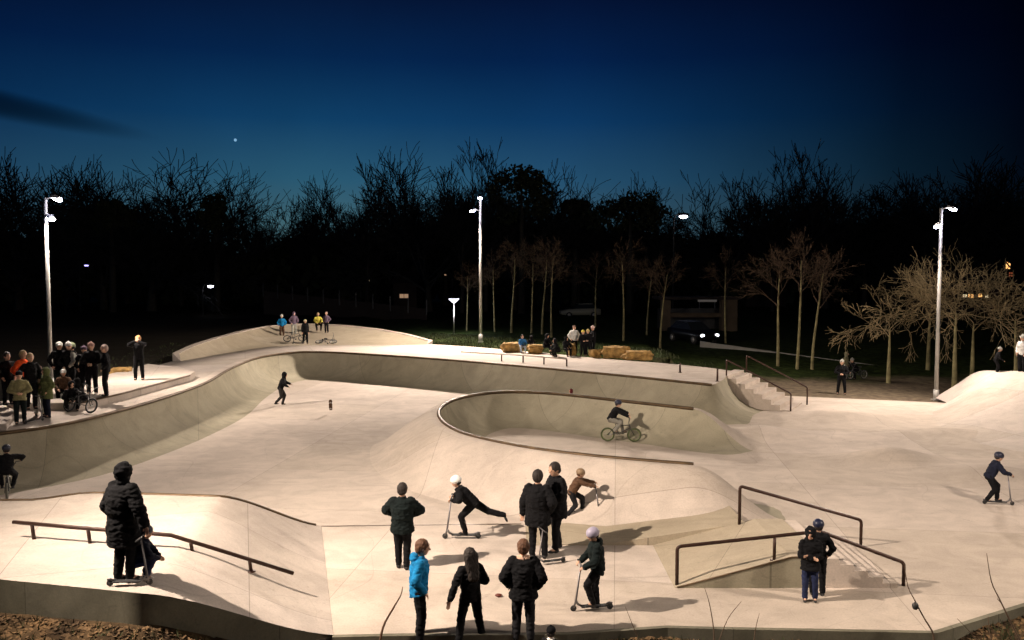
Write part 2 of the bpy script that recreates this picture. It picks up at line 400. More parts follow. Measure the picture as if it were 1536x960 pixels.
rail('handrail', 'long bent brown handrail along the front of the near stairs behind the hooded child', rounded([(A_.x, yr, rz(A_.x)), (A_.x, yr, A_.z), (K_.x, yr, K_.z), (E_.x, yr, E_.z), (E_.x, yr, .0)]), [((M_.x, yr, rz(M_.x)-.02), (M_.x, yr, M_.z))], .036)
yb = Y1-.1; A_, E_ = D(1110, 729, yb), D(1292, 780, yb)
rail('handrail', 'brown handrail at the back of the near stairs, with one bend at each end', rounded([(A_.x, yb, rz(A_.x)-.02), (A_.x, yb, A_.z), (E_.x, yb, E_.z), (E_.x, yb, 0)]), [], .036)
# platform rail, front left
def onp(px, py): return W(px, py, ZP)
pb = [(50, 812), (135, 822), (212, 829), (292, 843), (378, 868)]
yr0 = 14.75
def ptz(x):
    if x < -5.9: return ZP
    t0 = (x-(-5.9))/(2.75); t0 = max(0, min(1, t0)); return ZP*(1-(sm(0, 1, t0)*.35+t0*.65))
rp = []; hgt = .33
tops = [D(20, 783, 15.27), D(110, 791, 15.0), D(200, 798, 14.78), D(257, 803, 14.68), D(345, 830, 15.05), D(440, 860, 15.45)]
def post(px, ty, yy):
    t = D(px, ty, yy); return ((t.x+.03, t.y, max(0, ptz(t.x)-.02)), (t.x, t.y, t.z))
rail('grind_rail', 'low brown grind rail bending down the slope on the front left platform', tops, [post(48, 786, 15.19), post(132, 793, 14.95), post(207, 799, 14.77), post(286, 812, 14.8), post(374, 839, 15.17)], .036)
# ---- far stairs
FA = R(-30); fo = V((9.15, 38.3, 0)); fs = thing('stair_block', 'far flight of pale concrete steps going down from the back deck', 'stairs', fo, FA)
NS2 = 7; LN = 3.1; DP = 2.6; bm = bmesh.new(); pr = [(0, -.05), (0, ZD-.006), (.45, ZD-.006)]
for i in range(NS2): x0 = .45+i*(LN-.45)/NS2; z = ZD-ZD/NS2*(i+.6); pr += [(x0, z), (x0+(LN-.45)/NS2, z)]
pr.append((LN, -.05)); slab_profile(bm, pr, 0, DP); obj('steps', bm, M_FLOOR, fs, False)
RF = Matrix.Rotation(FA, 3, 'Z'); fl_ = lambda x, y, z: tuple(fo+RF @ V((x, y, z)))
def frail(label, y, a, b, h): rail('handrail', label, rounded([fl_(a, y, ZD-.1), fl_(a, y, ZD+h), fl_(b, y, .1+h), fl_(b, y, 0)]), [], .035)
frail('small brown handrail on the near side of the far steps', .1, .35, LN+.05, .70)
frail('small brown handrail on the far side of the far steps', DP-.1, .6, LN+.25, .70)
# low rail on the back deck
lp = [W(690, 541, ZD), W(752, 545, ZD), W(785, 547, ZD), W(817, 550, ZD), W(852, 553, ZD)]
for p in lp: p.y += 1.0
lr = thing('low_rail', 'low pale flat bar rail on short posts along the back deck', 'rail', lp[0])
bm = bmesh.new()
for a, b in zip(lp, lp[1:]): path(bm, [a-lp[0]+V((0, 0, .36)), b-lp[0]+V((0, 0, .36))], .035, 6)
obj('rail_bar', bm, M_DECK, lr)
for p in lp[1:]:
    bm = bmesh.new(); box(bm, p-lp[0]+V((0, 0, .17)), (.07, .07, .34)); obj('post', bm, M_RAIL, lr, False)
for k, (px, py) in enumerate(((1020, 559), (1076, 572))):
    p = W(px, py, ZD); bm = bmesh.new(); tube(bm, (0, 0, 0), (0, 0, .42+.1*k), .045, .04); ell(bm, (0, 0, .42+.1*k), (.05, .05, .03)); tube(bm, (0, 0, 0), (0, 0, .015), .09)
    tag(obj('bollard', bm, M_RAIL, loc=p), ('short brown post near the right end of the back deck', 'taller brown post where the back deck meets the far steps')[k], 'post')
# ---- mound on the right
mt = [D(1420, 604, 39.0), D(1455, 583, 38.4), D(1488, 564, 37.7), D(1536, 563, 36.3), D(1640, 566, 33.5), D(1800, 575, 30)]
mb_ = [W(1412, 606, 0), W(1398, 622, 0), W(1420, 650, 0), W(1480, 668, 0), W(1600, 690, 0), W(1760, 720, 0)]
mt = cat_rom(mt, 8); mb_ = cat_rom(mb_, 8)
mr_ = thing('quarter_ramp', 'tall pale concrete ramp rising at the right edge of the photo', 'skate ramp')
rows = []
for k in range(11):
    t = k/10; rows.append([V((b.x+(a.x-b.x)*t, b.y+(a.y-b.y)*t, max(-.004, (a.z)*t**1.5)-.004)) for a, b in zip(mt, mb_)])
strip(rows, M_DECK, 'ramp_face', mr_)
rows = [[p.copy() for p in mt], [p+V((.25, 1.6, .0)) for p in mt], [V((p.x+.3, p.y+1.7, -.3)) for p in mt]]
strip(rows, M_DECK, 'ramp_top', mr_, False)

# ============================================================ GROUND
def inpark(x, y):
    return (y > fe(x)+.45 and y < be(x)-.4 and -16.8 < x < 23.4)
def gz(x, y):
    n = noise.noise(V((x*.35, y*.35, 0)))*.10+noise.noise(V((x*1.3, y*1.3, 3)))*.05
    if inpark(x, y): return -.5
    if x < -16.8 and y > 20 or (y > 44 and x < 9) : base = 1.3
    elif y >= be(x)-.4 and x >= 9:
        base = -.06+1.1*sm(42, 62, y)+.35*sm(11, 8.5, x); n *= .5*sm(be(x), be(x)+8, y)+.1
    else:
        t0 = max(0, min(1, (x+5.46)/2.5)); base = max(-.16, ZP*(1-(sm(0, 1, t0)*.35+t0*.65))-.50)
        if y < 13: base += -.25*sm(13, 9, y)
        if x > 7.5: base = -.16
    if y > 70: base = base+(1.0-base)*sm(70, 110, y); n *= 3
    return base+n-.02
gx = [-420, -300, -220, -160, -120, -90, -70, -55, -45, -38, -32, -28]+[round(-25+.4*i, 2) for i in range(126)]+[27, 30, 34, 40, 50, 65, 90, 120, 160, 220, 300, 420]
gy = [-40, -20, -8, 0, 4, 8, 10]+[round(11+.35*i, 2) for i in range(160)]+[68.5, 72, 77, 83, 90, 100, 112, 128, 150, 180, 230, 300, 400, 560, 800]
def groundmat():
    m = bpy.data.materials.new('soil_and_grass'); m.use_nodes = True; nt = m.node_tree; b = nt.nodes['Principled BSDF']; N = nt.nodes.new; L = nt.links.new
    b.inputs['Roughness'].default_value = .95; b.inputs['Specular IOR Level'].default_value = .1
    g = N('ShaderNodeNewGeometry'); n1 = N('ShaderNodeTexNoise'); n1.inputs['Scale'].default_value = 3; n1.inputs['Detail'].default_value = 8; L(g.outputs['Position'], n1.inputs['Vector'])
    n2 = N('ShaderNodeTexNoise'); n2.inputs['Scale'].default_value = .3; n2.inputs['Detail'].default_value = 4; L(g.outputs['Position'], n2.inputs['Vector'])
    def ramp(a, b_, src):
        r = N('ShaderNodeValToRGB'); r.color_ramp.elements[0].color = a+(1,); r.color_ramp.elements[1].color = b_+(1,); r.color_ramp.elements[0].position = .35; r.color_ramp.elements[1].position = .68; L(src, r.inputs[0]); return r
    dirt = ramp((.022, .014, .008), (.085, .055, .028), n1.outputs['Fac']); grass = ramp((.012, .020, .004), (.04, .06, .013), n1.outputs['Fac']); grav = ramp((.11, .085, .06), (.19, .15, .10), n1.outputs['Fac'])
    sx = N('ShaderNodeSeparateXYZ'); L(g.outputs['Position'], sx.inputs[0])
    def mrr(src, a, c):
        n = N('ShaderNodeMapRange'); n.inputs['From Min'].default_value = a; n.inputs['From Max'].default_value = c; L(src, n.inputs['Value']); return n.outputs[0]
    def add(src, k):
        n = N('ShaderNodeMath'); n.operation = 'MULTIPLY_ADD'; L(n2.outputs['Fac'], n.inputs[0]); n.inputs[1].default_value = k; L(src, n.inputs[2]); return n.outputs[0]
    yn = add(sx.outputs['Y'], 6); xn = add(sx.outputs['X'], 5)
    m1 = N('ShaderNodeMix'); m1.data_type = 'RGBA'; L(mrr(yn, 26, 31), m1.inputs[0]); L(dirt.outputs[0], m1.inputs[6]); L(grav.outputs[0], m1.inputs[7])
    m2 = N('ShaderNodeMix'); m2.data_type = 'RGBA'; L(mrr(yn, 49.0, 51.5), m2.inputs[0]); L(m1.outputs[2], m2.inputs[6]); L(grass.outputs[0], m2.inputs[7])
    m3 = N('ShaderNodeMix'); m3.data_type = 'RGBA'; L(mrr(xn, 9, 12), m3.inputs[0]); L(grass.outputs[0], m3.inputs[6]); L(m2.outputs[2], m3.inputs[7])
    m4 = N('ShaderNodeMix'); m4.data_type = 'RGBA'; L(mrr(sx.outputs['Y'], 20, 24), m4.inputs[0]); L(dirt.outputs[0], m4.inputs[6]); L(m3.outputs[2], m4.inputs[7])
    m5 = N('ShaderNodeMix'); m5.data_type = 'RGBA'; L(mrr(xn, -13.5, -9), m5.inputs[0]); m5.inputs[6].default_value = (.016, .013, .008, 1); L(m4.outputs[2], m5.inputs[7])  # ground on the left darkened in its colour to look unlit
    m6 = N('ShaderNodeMix'); m6.data_type = 'RGBA'; L(mrr(sx.outputs['Y'], 20, 24), m6.inputs[0]); L(m4.outputs[2], m6.inputs[6]); L(m5.outputs[2], m6.inputs[7])
    L(m6.outputs[2], b.inputs['Base Color'])
    bp = N('ShaderNodeBump'); bp.inputs['Strength'].default_value = .8; bp.inputs['Distance'].default_value = .06; n3 = N('ShaderNodeTexNoise'); n3.inputs['Scale'].default_value = 9; n3.inputs['Detail'].default_value = 8
    L(g.outputs['Position'], n3.inputs['Vector']); L(n3.outputs['Fac'], bp.inputs['Height']); L(bp.outputs['Normal'], b.inputs['Normal'])
    return m
M_GROUND = groundmat()
g = strip([[V((x, y, gz(x, y))) for x in gx] for y in gy], M_GROUND, 'ground'); tag(g, kind='structure')
# leaf litter and grass tufts on the front soil
bm = bmesh.new(); lm = mat('dead_leaf', (.12, .07, .03), .9, .6, 3)
for i in range(9000):
    x = random.uniform(-13, 13); y = fe(x)-.12-random.random()**1.5*2.2
    z = gz(x, y)+.012
    if x < -3.6: y = min(y, fe(x)-.08)
    s = random.uniform(.02, .055); a = random.random()*6.3; t = random.uniform(-.5, .5)
    u = V((math.cos(a), math.sin(a), t))*s; w = V((-math.sin(a), math.cos(a), random.uniform(-.6, .6)))*s*.6; c = V((x, y, z))
    bm.faces.new([bm.verts.new(v) for v in (c-u, c-w, c+u, c+w)])
tag(obj('leaf_litter', bm, lm, None, False), kind='stuff')
bm = bmesh.new(); gm = mat('grass_blade', (.035, .045, .012), .8, .5, 3)
for i in range(16000):
    if i < 5000: x = random.uniform(-13, 13); y = fe(x)-.14-random.random()*2.4; h = random.uniform(.05, .16)
    elif i < 6000: x = random.uniform(-22, -17.5); y = random.uniform(26, 56); h = random.uniform(.04, .12)
    else:
        t = random.random(); x = -6+t*18; y = poly_interp([(-6, 56), (-.3, 51.6), (4.6, 46.8), (7.2, 44.5), (10, 42), (12, 43.5)], x)+random.random()**2*9; h = random.uniform(.06, .2)
    z = gz(x, y); a = random.random()*6.3; w = V((math.cos(a), math.sin(a), 0))*(.01 if i < 5000 else .03); c = V((x, y, z)); tp = c+V((random.uniform(-.06, .06), random.uniform(-.06, .06), h))
    bm.faces.new([bm.verts.new(v) for v in (c-w, c+w, tp)])
for i in range(90):
    cx_ = random.choice((random.uniform(-12, -5), random.uniform(7.5, 13), random.uniform(-3, 7))); cy_ = fe(cx_)-random.uniform(.25, 1.4); hh = random.uniform(.12, .34)*(.6 if -4 < cx_ < 7 else 1)
    for k in range(26):
        a = random.random()*6.3; c = V((cx_+random.gauss(0, .06), cy_+random.gauss(0, .06), gz(cx_, cy_)-.02)); w = V((math.cos(a), math.sin(a), 0))*.006; tp = c+V((random.gauss(0, .09), random.gauss(0, .09), hh*random.uniform(.5, 1)))
        bm.faces.new([bm.verts.new(v) for v in (c-w, c+w, tp)])
tag(obj('grass', bm, gm, None, False), kind='stuff')
# ============================================================ LIGHTS, SKY, CAMERA
M_LENS = mat('lamp_lens', (.9, .9, 1), .3, 0, 1, emit=(.80, .78, 1.0), es=60)
WARM = (1.0, .825, .68); COOL = (1.0, .84, .72)
def spot(name, loc, target, power, size=150, blend=.5, col=WARM, r=.16, parent=None, off=None):
    l = bpy.data.lights.new(name, 'SPOT'); l.energy = power; l.spot_size = R(size); l.spot_blend = blend; l.color = col; l.shadow_soft_size = r
    o = bpy.data.objects.new(name, l); d = V(target)-V(loc)
    o.rotation_euler = d.to_track_quat('-Z', 'Y').to_euler(); o.location = V(loc)-(V(off) if off is not None else V((0, 0, 0)))
    return link(o, parent)
def floodpole(base, ztop, label, heads, lights, r=.085, name='floodlight_pole', group=None):
    H = ztop-base.z; root = thing(name, label, 'light pole', base, 0, group)
    bm = bmesh.new(); path(bm, [(0, 0, 0), (0, 0, H*.5), (0, 0, H)], [r, r*.86, r*.72], 12); tube(bm, (0, 0, -.05), (0, 0, .5), r*1.25, r*1.25, 12); obj('pole', bm, M_POLE, root)
    bm = bmesh.new(); box(bm, (0, 0, .02), (.34, .34, .04)); obj('base_plate', bm, M_POLE, root, False)
    for (dx, dy, dz) in heads:
        d = V((dx, dy, 0)); L = d.length; d.normalize(); bm = bmesh.new(); tube(bm, (0, 0, H+dz-.05), d*L*.6+V((0, 0, H+dz)), .03, n=6); hh = obj('arm', bm, M_POLE, root)
        rot = Matrix.Rotation(math.atan2(d.y, d.x), 3, 'Z') @ Matrix.Rotation(R(22), 3, 'Y')
        c = d*L+V((0, 0, H+dz)); bm = bmesh.new(); box(bm, c, (.36, .28, .10), rot, .8); hs_ = obj('lamp_head', bm, M_LAMPH, root, False)
        bm = bmesh.new(); ell(bm, c-V((0, 0, .07))+d*.04, (.20, .15, .085), rot); obj('lens', bm, M_LENS, hs_)
    for (dx, dy, dz), (tx, ty, tz, pw, size, col) in zip(heads, lights):
        p = base+V((dx*1.5, dy*1.5, H+dz-.28)); spot('spot_light', p, (tx, ty, tz), pw, size, .6 if size > 100 else 1.0, col, .14, root, base)
    return root
# left, middle, right in view; two more at the near corners whose shadows fall into the picture
pl = W(77, 586, ZD); pl = V((pl.x, pl.y, ZD)); zt = D(72, 296, pl.y).z
floodpole(pl, zt, 'tall thin floodlight pole with two lamps beside the crowd on the left', [(.45, -.05, 0), (.30, -.25, -.75)], [(-3, 26, 0, 5500, 150, COOL), (-13, 49, 1, 4500, 140, COOL)])
pm = W(721, 513, ZD); zt = D(719, 296, pm.y).z
floodpole(pm, zt, 'tall floodlight pole with two lamps in the middle behind the back deck', [(0, -.4, 0), (-.45, -.2, -.8)], [(1, 33, 0, 19000, 140, COOL), (-10, 48, 0, 14000, 172, COOL)], .11)
prr = W(1404, 600, -.05); zt = D(1411, 312, prr.y).z
floodpole(prr, zt, 'tall floodlight pole with two lamps in front of the lit bare trees on the right', [(.3, -.35, 0), (-.3, -.3, -.8)], [(11, 26, 0, 5000, 140, COOL), (9, 33, 0, 5000, 172, COOL)], .1)
floodpole(V((-13.2, 11.6, .4)), 12.8, 'tall floodlight pole beyond the front left platform outside the picture', [(.45, 0.1, 0), (-.2, -.7, -.8)], [(4.5, 20, 0, 37000, 92, WARM), (-1, 20, 0, 2200, 110, WARM)])
floodpole(V((15.2, 11.5, -.2)), 9.4, 'floodlight pole at the front right corner outside the picture', [(-.45, .2, 0), (-.3, .4, -.8)], [(5, 22, 0, 3600, 150, WARM), (11, 27, 0, 3000, 150, WARM)])
# ---- world
w = bpy.data.worlds.new('World'); bpy.context.scene.world = w; w.use_nodes = True; nt = w.node_tree; N = nt.nodes.new; L = nt.links.new
bg = nt.nodes['Background']; tc = N('ShaderNodeTexCoord'); sx = N('ShaderNodeSeparateXYZ'); L(tc.outputs['Generated'], sx.inputs[0])
cr = N('ShaderNodeValToRGB'); L(sx.outputs['Z'], cr.inputs[0]); e = cr.color_ramp.elements
stops = [(0, (.075, .13, .14)), (.05, (.060, .15, .185)), (.10, (.027, .118, .20)), (.165, (.006, .058, .155)), (.23, (.002, .023, .090)), (.31, (.002, .0065, .032)), (.5, (.001, .002, .012)), (1, (.001, .001, .006))]
while len(e) < len(stops): e.new(.5)
for el, (p, c) in zip(e, stops): el.position = p; el.color = c+(1,)
def M(op, a, b=None, c=None):
    n = N('ShaderNodeMath'); n.operation = op
    for i, v in enumerate((a, b, c)):
        if v is None: continue
        if isinstance(v, (int, float)): n.inputs[i].default_value = v
        else: L(v, n.inputs[i])
    return n.outputs[0]
az = N('ShaderNodeValToRGB'); L(M('MULTIPLY_ADD', sx.outputs['X'], .9, .5), az.inputs[0]); e = az.color_ramp.elements
st_ = [(0, .45), (.05, .55), (.30, 1.0), (.55, .8), (.72, .45), (.86, .13), (.95, .03)]
while len(e) < len(st_): e.new(.5)
for el, (p, c) in zip(e, st_): el.position = p; el.color = (c, c, min(1, c*1.15+.01), 1)
# only in front of the camera is there after-glow
nz = N('ShaderNodeTexNoise'); nz.inputs['Scale'].default_value = 3; nz.inputs['Detail'].default_value = 5; L(tc.outputs['Generated'], nz.inputs['Vector'])
# thin dark cloud bank low on the left: an ellipse in direction space, broken up with noise
wx = M('ADD', sx.outputs['X'], .56); zc = M('MULTIPLY_ADD', wx, -.17, .178)
dz = M('DIVIDE', M('SUBTRACT', M('MULTIPLY_ADD', nz.outputs['Fac'], .012, sx.outputs['Z']), zc), .014)
dx = M('DIVIDE', wx, .155)
d2 = M('ADD', M('MULTIPLY', dz, dz), M('MULTIPLY', dx, dx))
cl = N('ShaderNodeMapRange'); cl.interpolation_type = 'SMOOTHSTEP'; cl.inputs['From Min'].default_value = .1; cl.inputs['From Max'].default_value = 1.6; cl.inputs['To Min'].default_value = .30; cl.inputs['To Max'].default_value = 1; L(d2, cl.inputs['Value'])
vn = N('ShaderNodeMapRange'); vn.inputs['To Min'].default_value = .9; vn.inputs['To Max'].default_value = 1.1; L(nz.outputs['Fac'], vn.inputs['Value'])
gr = N('ShaderNodeTexNoise'); gr.inputs['Scale'].default_value = 9; gr.inputs['Detail'].default_value = 6; L(tc.outputs['Generated'], gr.inputs['Vector'])
v2 = N('ShaderNodeMapRange'); v2.inputs['To Min'].default_value = .88; v2.inputs['To Max'].default_value = 1.12; L(gr.outputs['Fac'], v2.inputs['Value'])
mx = N('ShaderNodeVectorMath'); mx.operation = 'MULTIPLY'; L(cr.outputs[0], mx.inputs[0]); L(az.outputs[0], mx.inputs[1])
sc_ = N('ShaderNodeVectorMath'); sc_.operation = 'SCALE'; L(mx.outputs[0], sc_.inputs[0]); L(M('MULTIPLY', M('MULTIPLY', cl.outputs[0], vn.outputs[0]), v2.outputs[0]), sc_.inputs['Scale'])
L(sc_.outputs[0], bg.inputs['Color']); bg.inputs['Strength'].default_value = 1.0
cam = bpy.data.cameras.new('camera'); co = bpy.data.objects.new('camera', cam); C.objects.link(co)
co.location = (0, 0, HC); co.rotation_euler = (PI/2-TH, 0, 0); cam.sensor_width = 36; cam.lens = F/1536*36; cam.clip_end = 3000; cam.clip_start = .1
sc = bpy.context.scene; sc.camera = co
sc.view_settings.view_transform = 'Standard'; sc.view_settings.look = 'None'; sc.view_settings.gamma = 1; sc.view_settings.exposure = -.28
sc.render.engine = 'CYCLES'; sc.cycles.max_bounces = 5; sc.cycles.diffuse_bounces = 3
try: sc.cycles.use_light_tree = True
except Exception: pass
# ============================================================ TREES AND BACKGROUND
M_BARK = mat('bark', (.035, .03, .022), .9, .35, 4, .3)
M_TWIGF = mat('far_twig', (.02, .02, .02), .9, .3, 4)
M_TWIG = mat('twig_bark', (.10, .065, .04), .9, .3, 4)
M_BARKG = mat('lit_bark', (.24, .21, .10), .9, .4, 3, .3)  # yellowish floodlight tone put into the bark colour
M_TWIGG = mat('lit_twig', (.27, .21, .11), .9, .3, 4)  # brightened colour stands in for light on the branches
def limb(bm, p, d, L, r, depth, rnd, up, spread, n, minr, tips=None, wob=.2):
    segs = 4 if depth > 1 else 3; pts = [p]; rs = [r]; cur = p; dd = d.copy()
    for i in range(segs):
        dd = (dd+V((rnd.uniform(-1, 1), rnd.uniform(-1, 1), rnd.uniform(-1, 1)))*wob+V((0, 0, up))).normalized()
        cur = cur+dd*L/segs; pts.append(cur); rs.append(max(minr, r*(1-.62*(i+1)/segs)))
    path(bm, pts, rs, 6 if r > .08 else 3, False)
    if depth == 0: return
    nb = n[depth-1]
    for k in range(nb):
        t = rnd.uniform(.3, 1.0) if k else 1.0; i = min(int(t*segs), segs-1); f = t*segs-i; q = pts[i].lerp(pts[i+1], f); rr = rs[i]*(1-f)+rs[i+1]*f
        s, u = frame(dd); a = rnd.random()*2*PI; sp = spread*rnd.uniform(.6, 1.25)*(.5 if k == 0 else 1)
        nd = (dd*math.cos(sp)+(s*math.cos(a)+u*math.sin(a))*math.sin(sp)).normalized()
        limb(bm, q, nd, L*rnd.uniform(.58, .82), max(minr, rr*rnd.uniform(.6, .8)), depth-1, rnd, up, spread, n, minr)
def tree_proto(seed, H, r, fork, n, spread, up, depth, minr, mb, mt, nl=6, lean=.012, first=.45, name='bare_tree', lim=.42, tdown=.0):
    rnd = random.Random(seed); bm = bmesh.new(); pts = [V((0, 0, -.3))]; rs = [r*1.35]; cur = V((0, 0, 0)); d = V((rnd.uniform(-lean, lean), rnd.uniform(-lean, lean), 1))
    for i in range(9):
        pts.append(cur.copy()); rs.append(r*(1-.72*i/8)); d = (d+V((rnd.uniform(-1, 1), rnd.uniform(-1, 1), 0))*.03).normalized(); cur = cur+d*H*fork/8
    path(bm, pts, rs, 8); root = bpy.data.objects.new(name, None); root.empty_display_size = .3; link(root)
    obj('trunk', bm, mb, root); bm = bmesh.new()
    for k in range(nl):
        t = first+(1-first)*(k/(nl-1)); i = min(int(t*8)+1, 8); q = pts[i].lerp(pts[min(i+1, 9)], t*8+1-i if i < 9 else 0)
        a = k*2.4+rnd.uniform(-.5, .5); el = rnd.uniform(.35, .9)+t*.4-tdown
        nd = V((math.cos(a)*math.cos(el), math.sin(a)*math.cos(el), math.sin(el))); 
        limb(bm, q, nd, H*lim*rnd.uniform(.7, 1.05)*(1.15-.4*t), rs[i]*rnd.uniform(.45, .7), depth, rnd, up, spread, n, minr)
    zs = max(v.co.z for v in bm.verts); obj('crown', bm, mt, root); k_ = H/zs
    for ch in root.children:
        for v in ch.data.vertices: v.co *= k_
    return root
def place(proto, used, loc, rzz, s, label, group, sz=None, name=None):
    o = proto if not used else copy_tree(proto); o.location = loc; o.rotation_euler = (0, 0, rzz); o.scale = (s, s, sz or s); tag(o, label, 'tree', group); return o
GZ = gz
# big distant trees, silhouettes on the afterglow. (px, top py, width factor, distance, kind, label)
protos = [tree_proto(11, 20, .5, .50, (3, 4, 4, 4), .60, .02, 4, .052, M_BARK, M_TWIGF, 8, name='bare_tree', lim=.42),
          tree_proto(23, 20, .45, .66, (3, 4, 4, 3), .45, .06, 4, .052, M_BARK, M_TWIGF, 9, name='bare_tree', lim=.36, first=.3),
          tree_proto(37, 20, .75, .34, (3, 4, 4, 4), .62, .01, 4, .052, M_BARK, M_TWIGF, 9, name='bare_tree', lim=.52, first=.5)]
used = [False]*3
big = [(-25, 238, 1.1, 112, 0), (22, 233, 1.1, 108, 2), (68, 240, 1.0, 118, 0), (112, 256, .9, 125, 1), (150, 243, 1.0, 110, 2), (222, 230, 1.15, 104, 2), (186, 262, .9, 128, 1), (268, 272, .8, 120, 0), (314, 248, .95, 106, 2),
       (382, 300, .9, 135, 1), (425, 292, .9, 130, 0), (470, 272, 1., 122, 1), (512, 262, .8, 118, 2), (548, 236, .85, 108, 1), (598, 244, .9, 112, 1), (642, 224, .95, 104, 2), (692, 218, .8, 100, 1), (728, 214, .8, 104, 1), (668, 268, .9, 125, 0),
       (772, 262, .9, 110, 0), (822, 248, .9, 106, 2), (868, 286, .9, 118, 1), (908, 290, .9, 125, 0), (948, 260, 1., 108, 2), (985, 286, .8, 120, 1), (1092, 262, .9, 112, 1), (1130, 262, .9, 120, 0), (1162, 232, .85, 106, 1), (1206, 216, .9, 102, 1), (1242, 240, .9, 112, 2),
       (1300, 282, .95, 116, 0), (1345, 262, 1., 112, 1), (1392, 244, 1., 108, 0), (1440, 250, 1., 112, 2), (1490, 240, 1.1, 108, 1), (1545, 236, 1.1, 110, 0)]
where = ['at the far left edge of the photo', 'left of the left floodlight pole', 'just behind the left floodlight lamp', 'right of the left floodlight lamp', 'second right of the left floodlight lamp', 'with a wide round crown under the bright planet\'s left', 'thin, behind the wide round crown at left', 'thin, right of the wide round crown at left', 'last before the sky gap below the bright planet',
         'small, in the sky gap below the bright planet', 'low and small, right of the sky gap', 'leaning into the low line left of centre', 'between the low line and the tall centre trees', 'with a spiky top left of centre', 'next to the spiky top left of centre', 'tall, left of the middle floodlight lamp', 'tallest, just left of the middle floodlight lamp', 'tall, just above the middle floodlight lamp', 'short, behind the tall centre trees',
         'just right of the middle floodlight lamp', 'second right of the middle floodlight lamp', 'low, third right of the middle floodlight lamp', 'low, fourth right of the middle floodlight lamp', 'rounded, left of the small curved street lamp', 'nearest left of the small curved street lamp', 'nearest right of the small curved street lamp', 'second right of the small curved street lamp', 'upright, above the pair of tiny lit windows', 'tallest on the right of the small curved street lamp', 'right shoulder of the tall group right of centre',
         'low in the dark sky left of the right floodlight', 'faint, left of the right floodlight lamp', 'faint, just behind the right floodlight lamp', 'faint, right of the right floodlight lamp', 'faint, near the right edge of the photo', 'faint, at the right edge of the photo']
rr_ = random.Random(5)
for (px, ty, wf, dist, k), wh in zip(big, where):
    t = D(px, ty, dist); z0 = 1.0; sh = (t.z-z0)/20.0
    protoH = 20
    s = sh*wf; o = place(protos[k], used[k], (t.x, dist, z0), rr_.random()*6.28, s*1.22, 'dark leafless tree '+wh, 'big bare trees against the night sky', sh*1.04); used[k] = True
# dense dark wood under them
def leafcloud(bm, cx, cy, cz, rx, ry, rzv, n, rnd, s=.35):
    for i in range(n):
        while True:
            p = V((rnd.uniform(-1, 1), rnd.uniform(-1, 1), rnd.uniform(-1, 1)))
            if .35 < p.length < 1: break
        c = V((cx+p.x*rx, cy+p.y*ry, cz+p.z*rzv)); a = V((rnd.gauss(0, 1), rnd.gauss(0, 1), rnd.gauss(0, 1))).normalized()*s*rnd.uniform(.5, 1.2); b = a.cross(V((rnd.gauss(0, 1), rnd.gauss(0, 1), rnd.gauss(0, 1)))).normalized()*s*.6
        bm.faces.new([bm.verts.new(v) for v in (c-a, c-b, c+a, c+b)])
M_IVY = mat('dark_evergreen', (.022, .028, .012), .9, .4, 2)
rnd = random.Random(9); bm = bmesh.new()
topl = [(-60, 330), (60, 345), (140, 335), (170, 340), (240, 350), (300, 345), (340, 372), (380, 378), (430, 350), (520, 345), (600, 335), (690, 325), (760, 320), (850, 320), (900, 340), (960, 335), (1010, 350), (1030, 352), (1080, 345), (1180, 335), (1260, 330), (1350, 325), (1600, 300)]
for i in range(150):
    px = -70+1680*(i+.5)/150; dist = rnd.uniform(118, 150); ty = poly_interp(topl, px)+rnd.uniform(-3, 14); t = D(px, ty, dist); h = (t.z-1)/2
    leafcloud(bm, t.x, dist, 1+h, 4.0, 4.0, h, int(170*max(.5, h/3)), rnd, .85)
tag(obj('distant_wood', bm, M_IVY, None, False), kind='stuff')
# dense ivy-covered crowns among the big trees
def dense(px, ty, py, dist, wpx, label, seed):
    rnd = random.Random(seed); t = D(px, ty, dist); b = D(px, py, dist); h = (t.z-b.z)/2; wd = wpx/F*dist/2; root = thing('ivy_covered_tree', label, 'tree', (t.x, dist, 1.0), 0, 'dense dark tree crowns')
    bm = bmesh.new(); path(bm, [(0, 0, -.5), (.1, 0, b.z*.5), (0, .1, t.z-2)], [.45, .35, .1], 7); obj('trunk', bm, M_BARK, root)
    bm = bmesh.new()
    for k in range(34):
        q_ = rnd.uniform(-1, 1); leafcloud(bm, rnd.uniform(-.95, .95)*wd*(1-.45*max(0, q_)), rnd.uniform(-.5, .5)*wd, b.z-1+h+q_*.85*h, wd*rnd.uniform(.2, .5), wd*.3, h*rnd.uniform(.15, .36), 62, rnd, .30)
    obj('crown', bm, M_IVY, root)
dense(782, 252, 335, 98, 95, 'dense round dark tree crown just right of the middle floodlight', 1)
dense(945, 290, 350, 100, 110, 'dense dark tree crown between the middle floodlight and the curved street lamp', 2)
dense(165, 300, 350, 100, 60, 'dense dark tree stem right of the left floodlight lamp', 3)
dense(322, 290, 345, 102, 46, 'dense dark knobbly tree at the left of the sky gap', 4)
dense(862, 300, 345, 104, 60, 'dense dark crown low between two bare crowns right of the middle floodlight', 5)
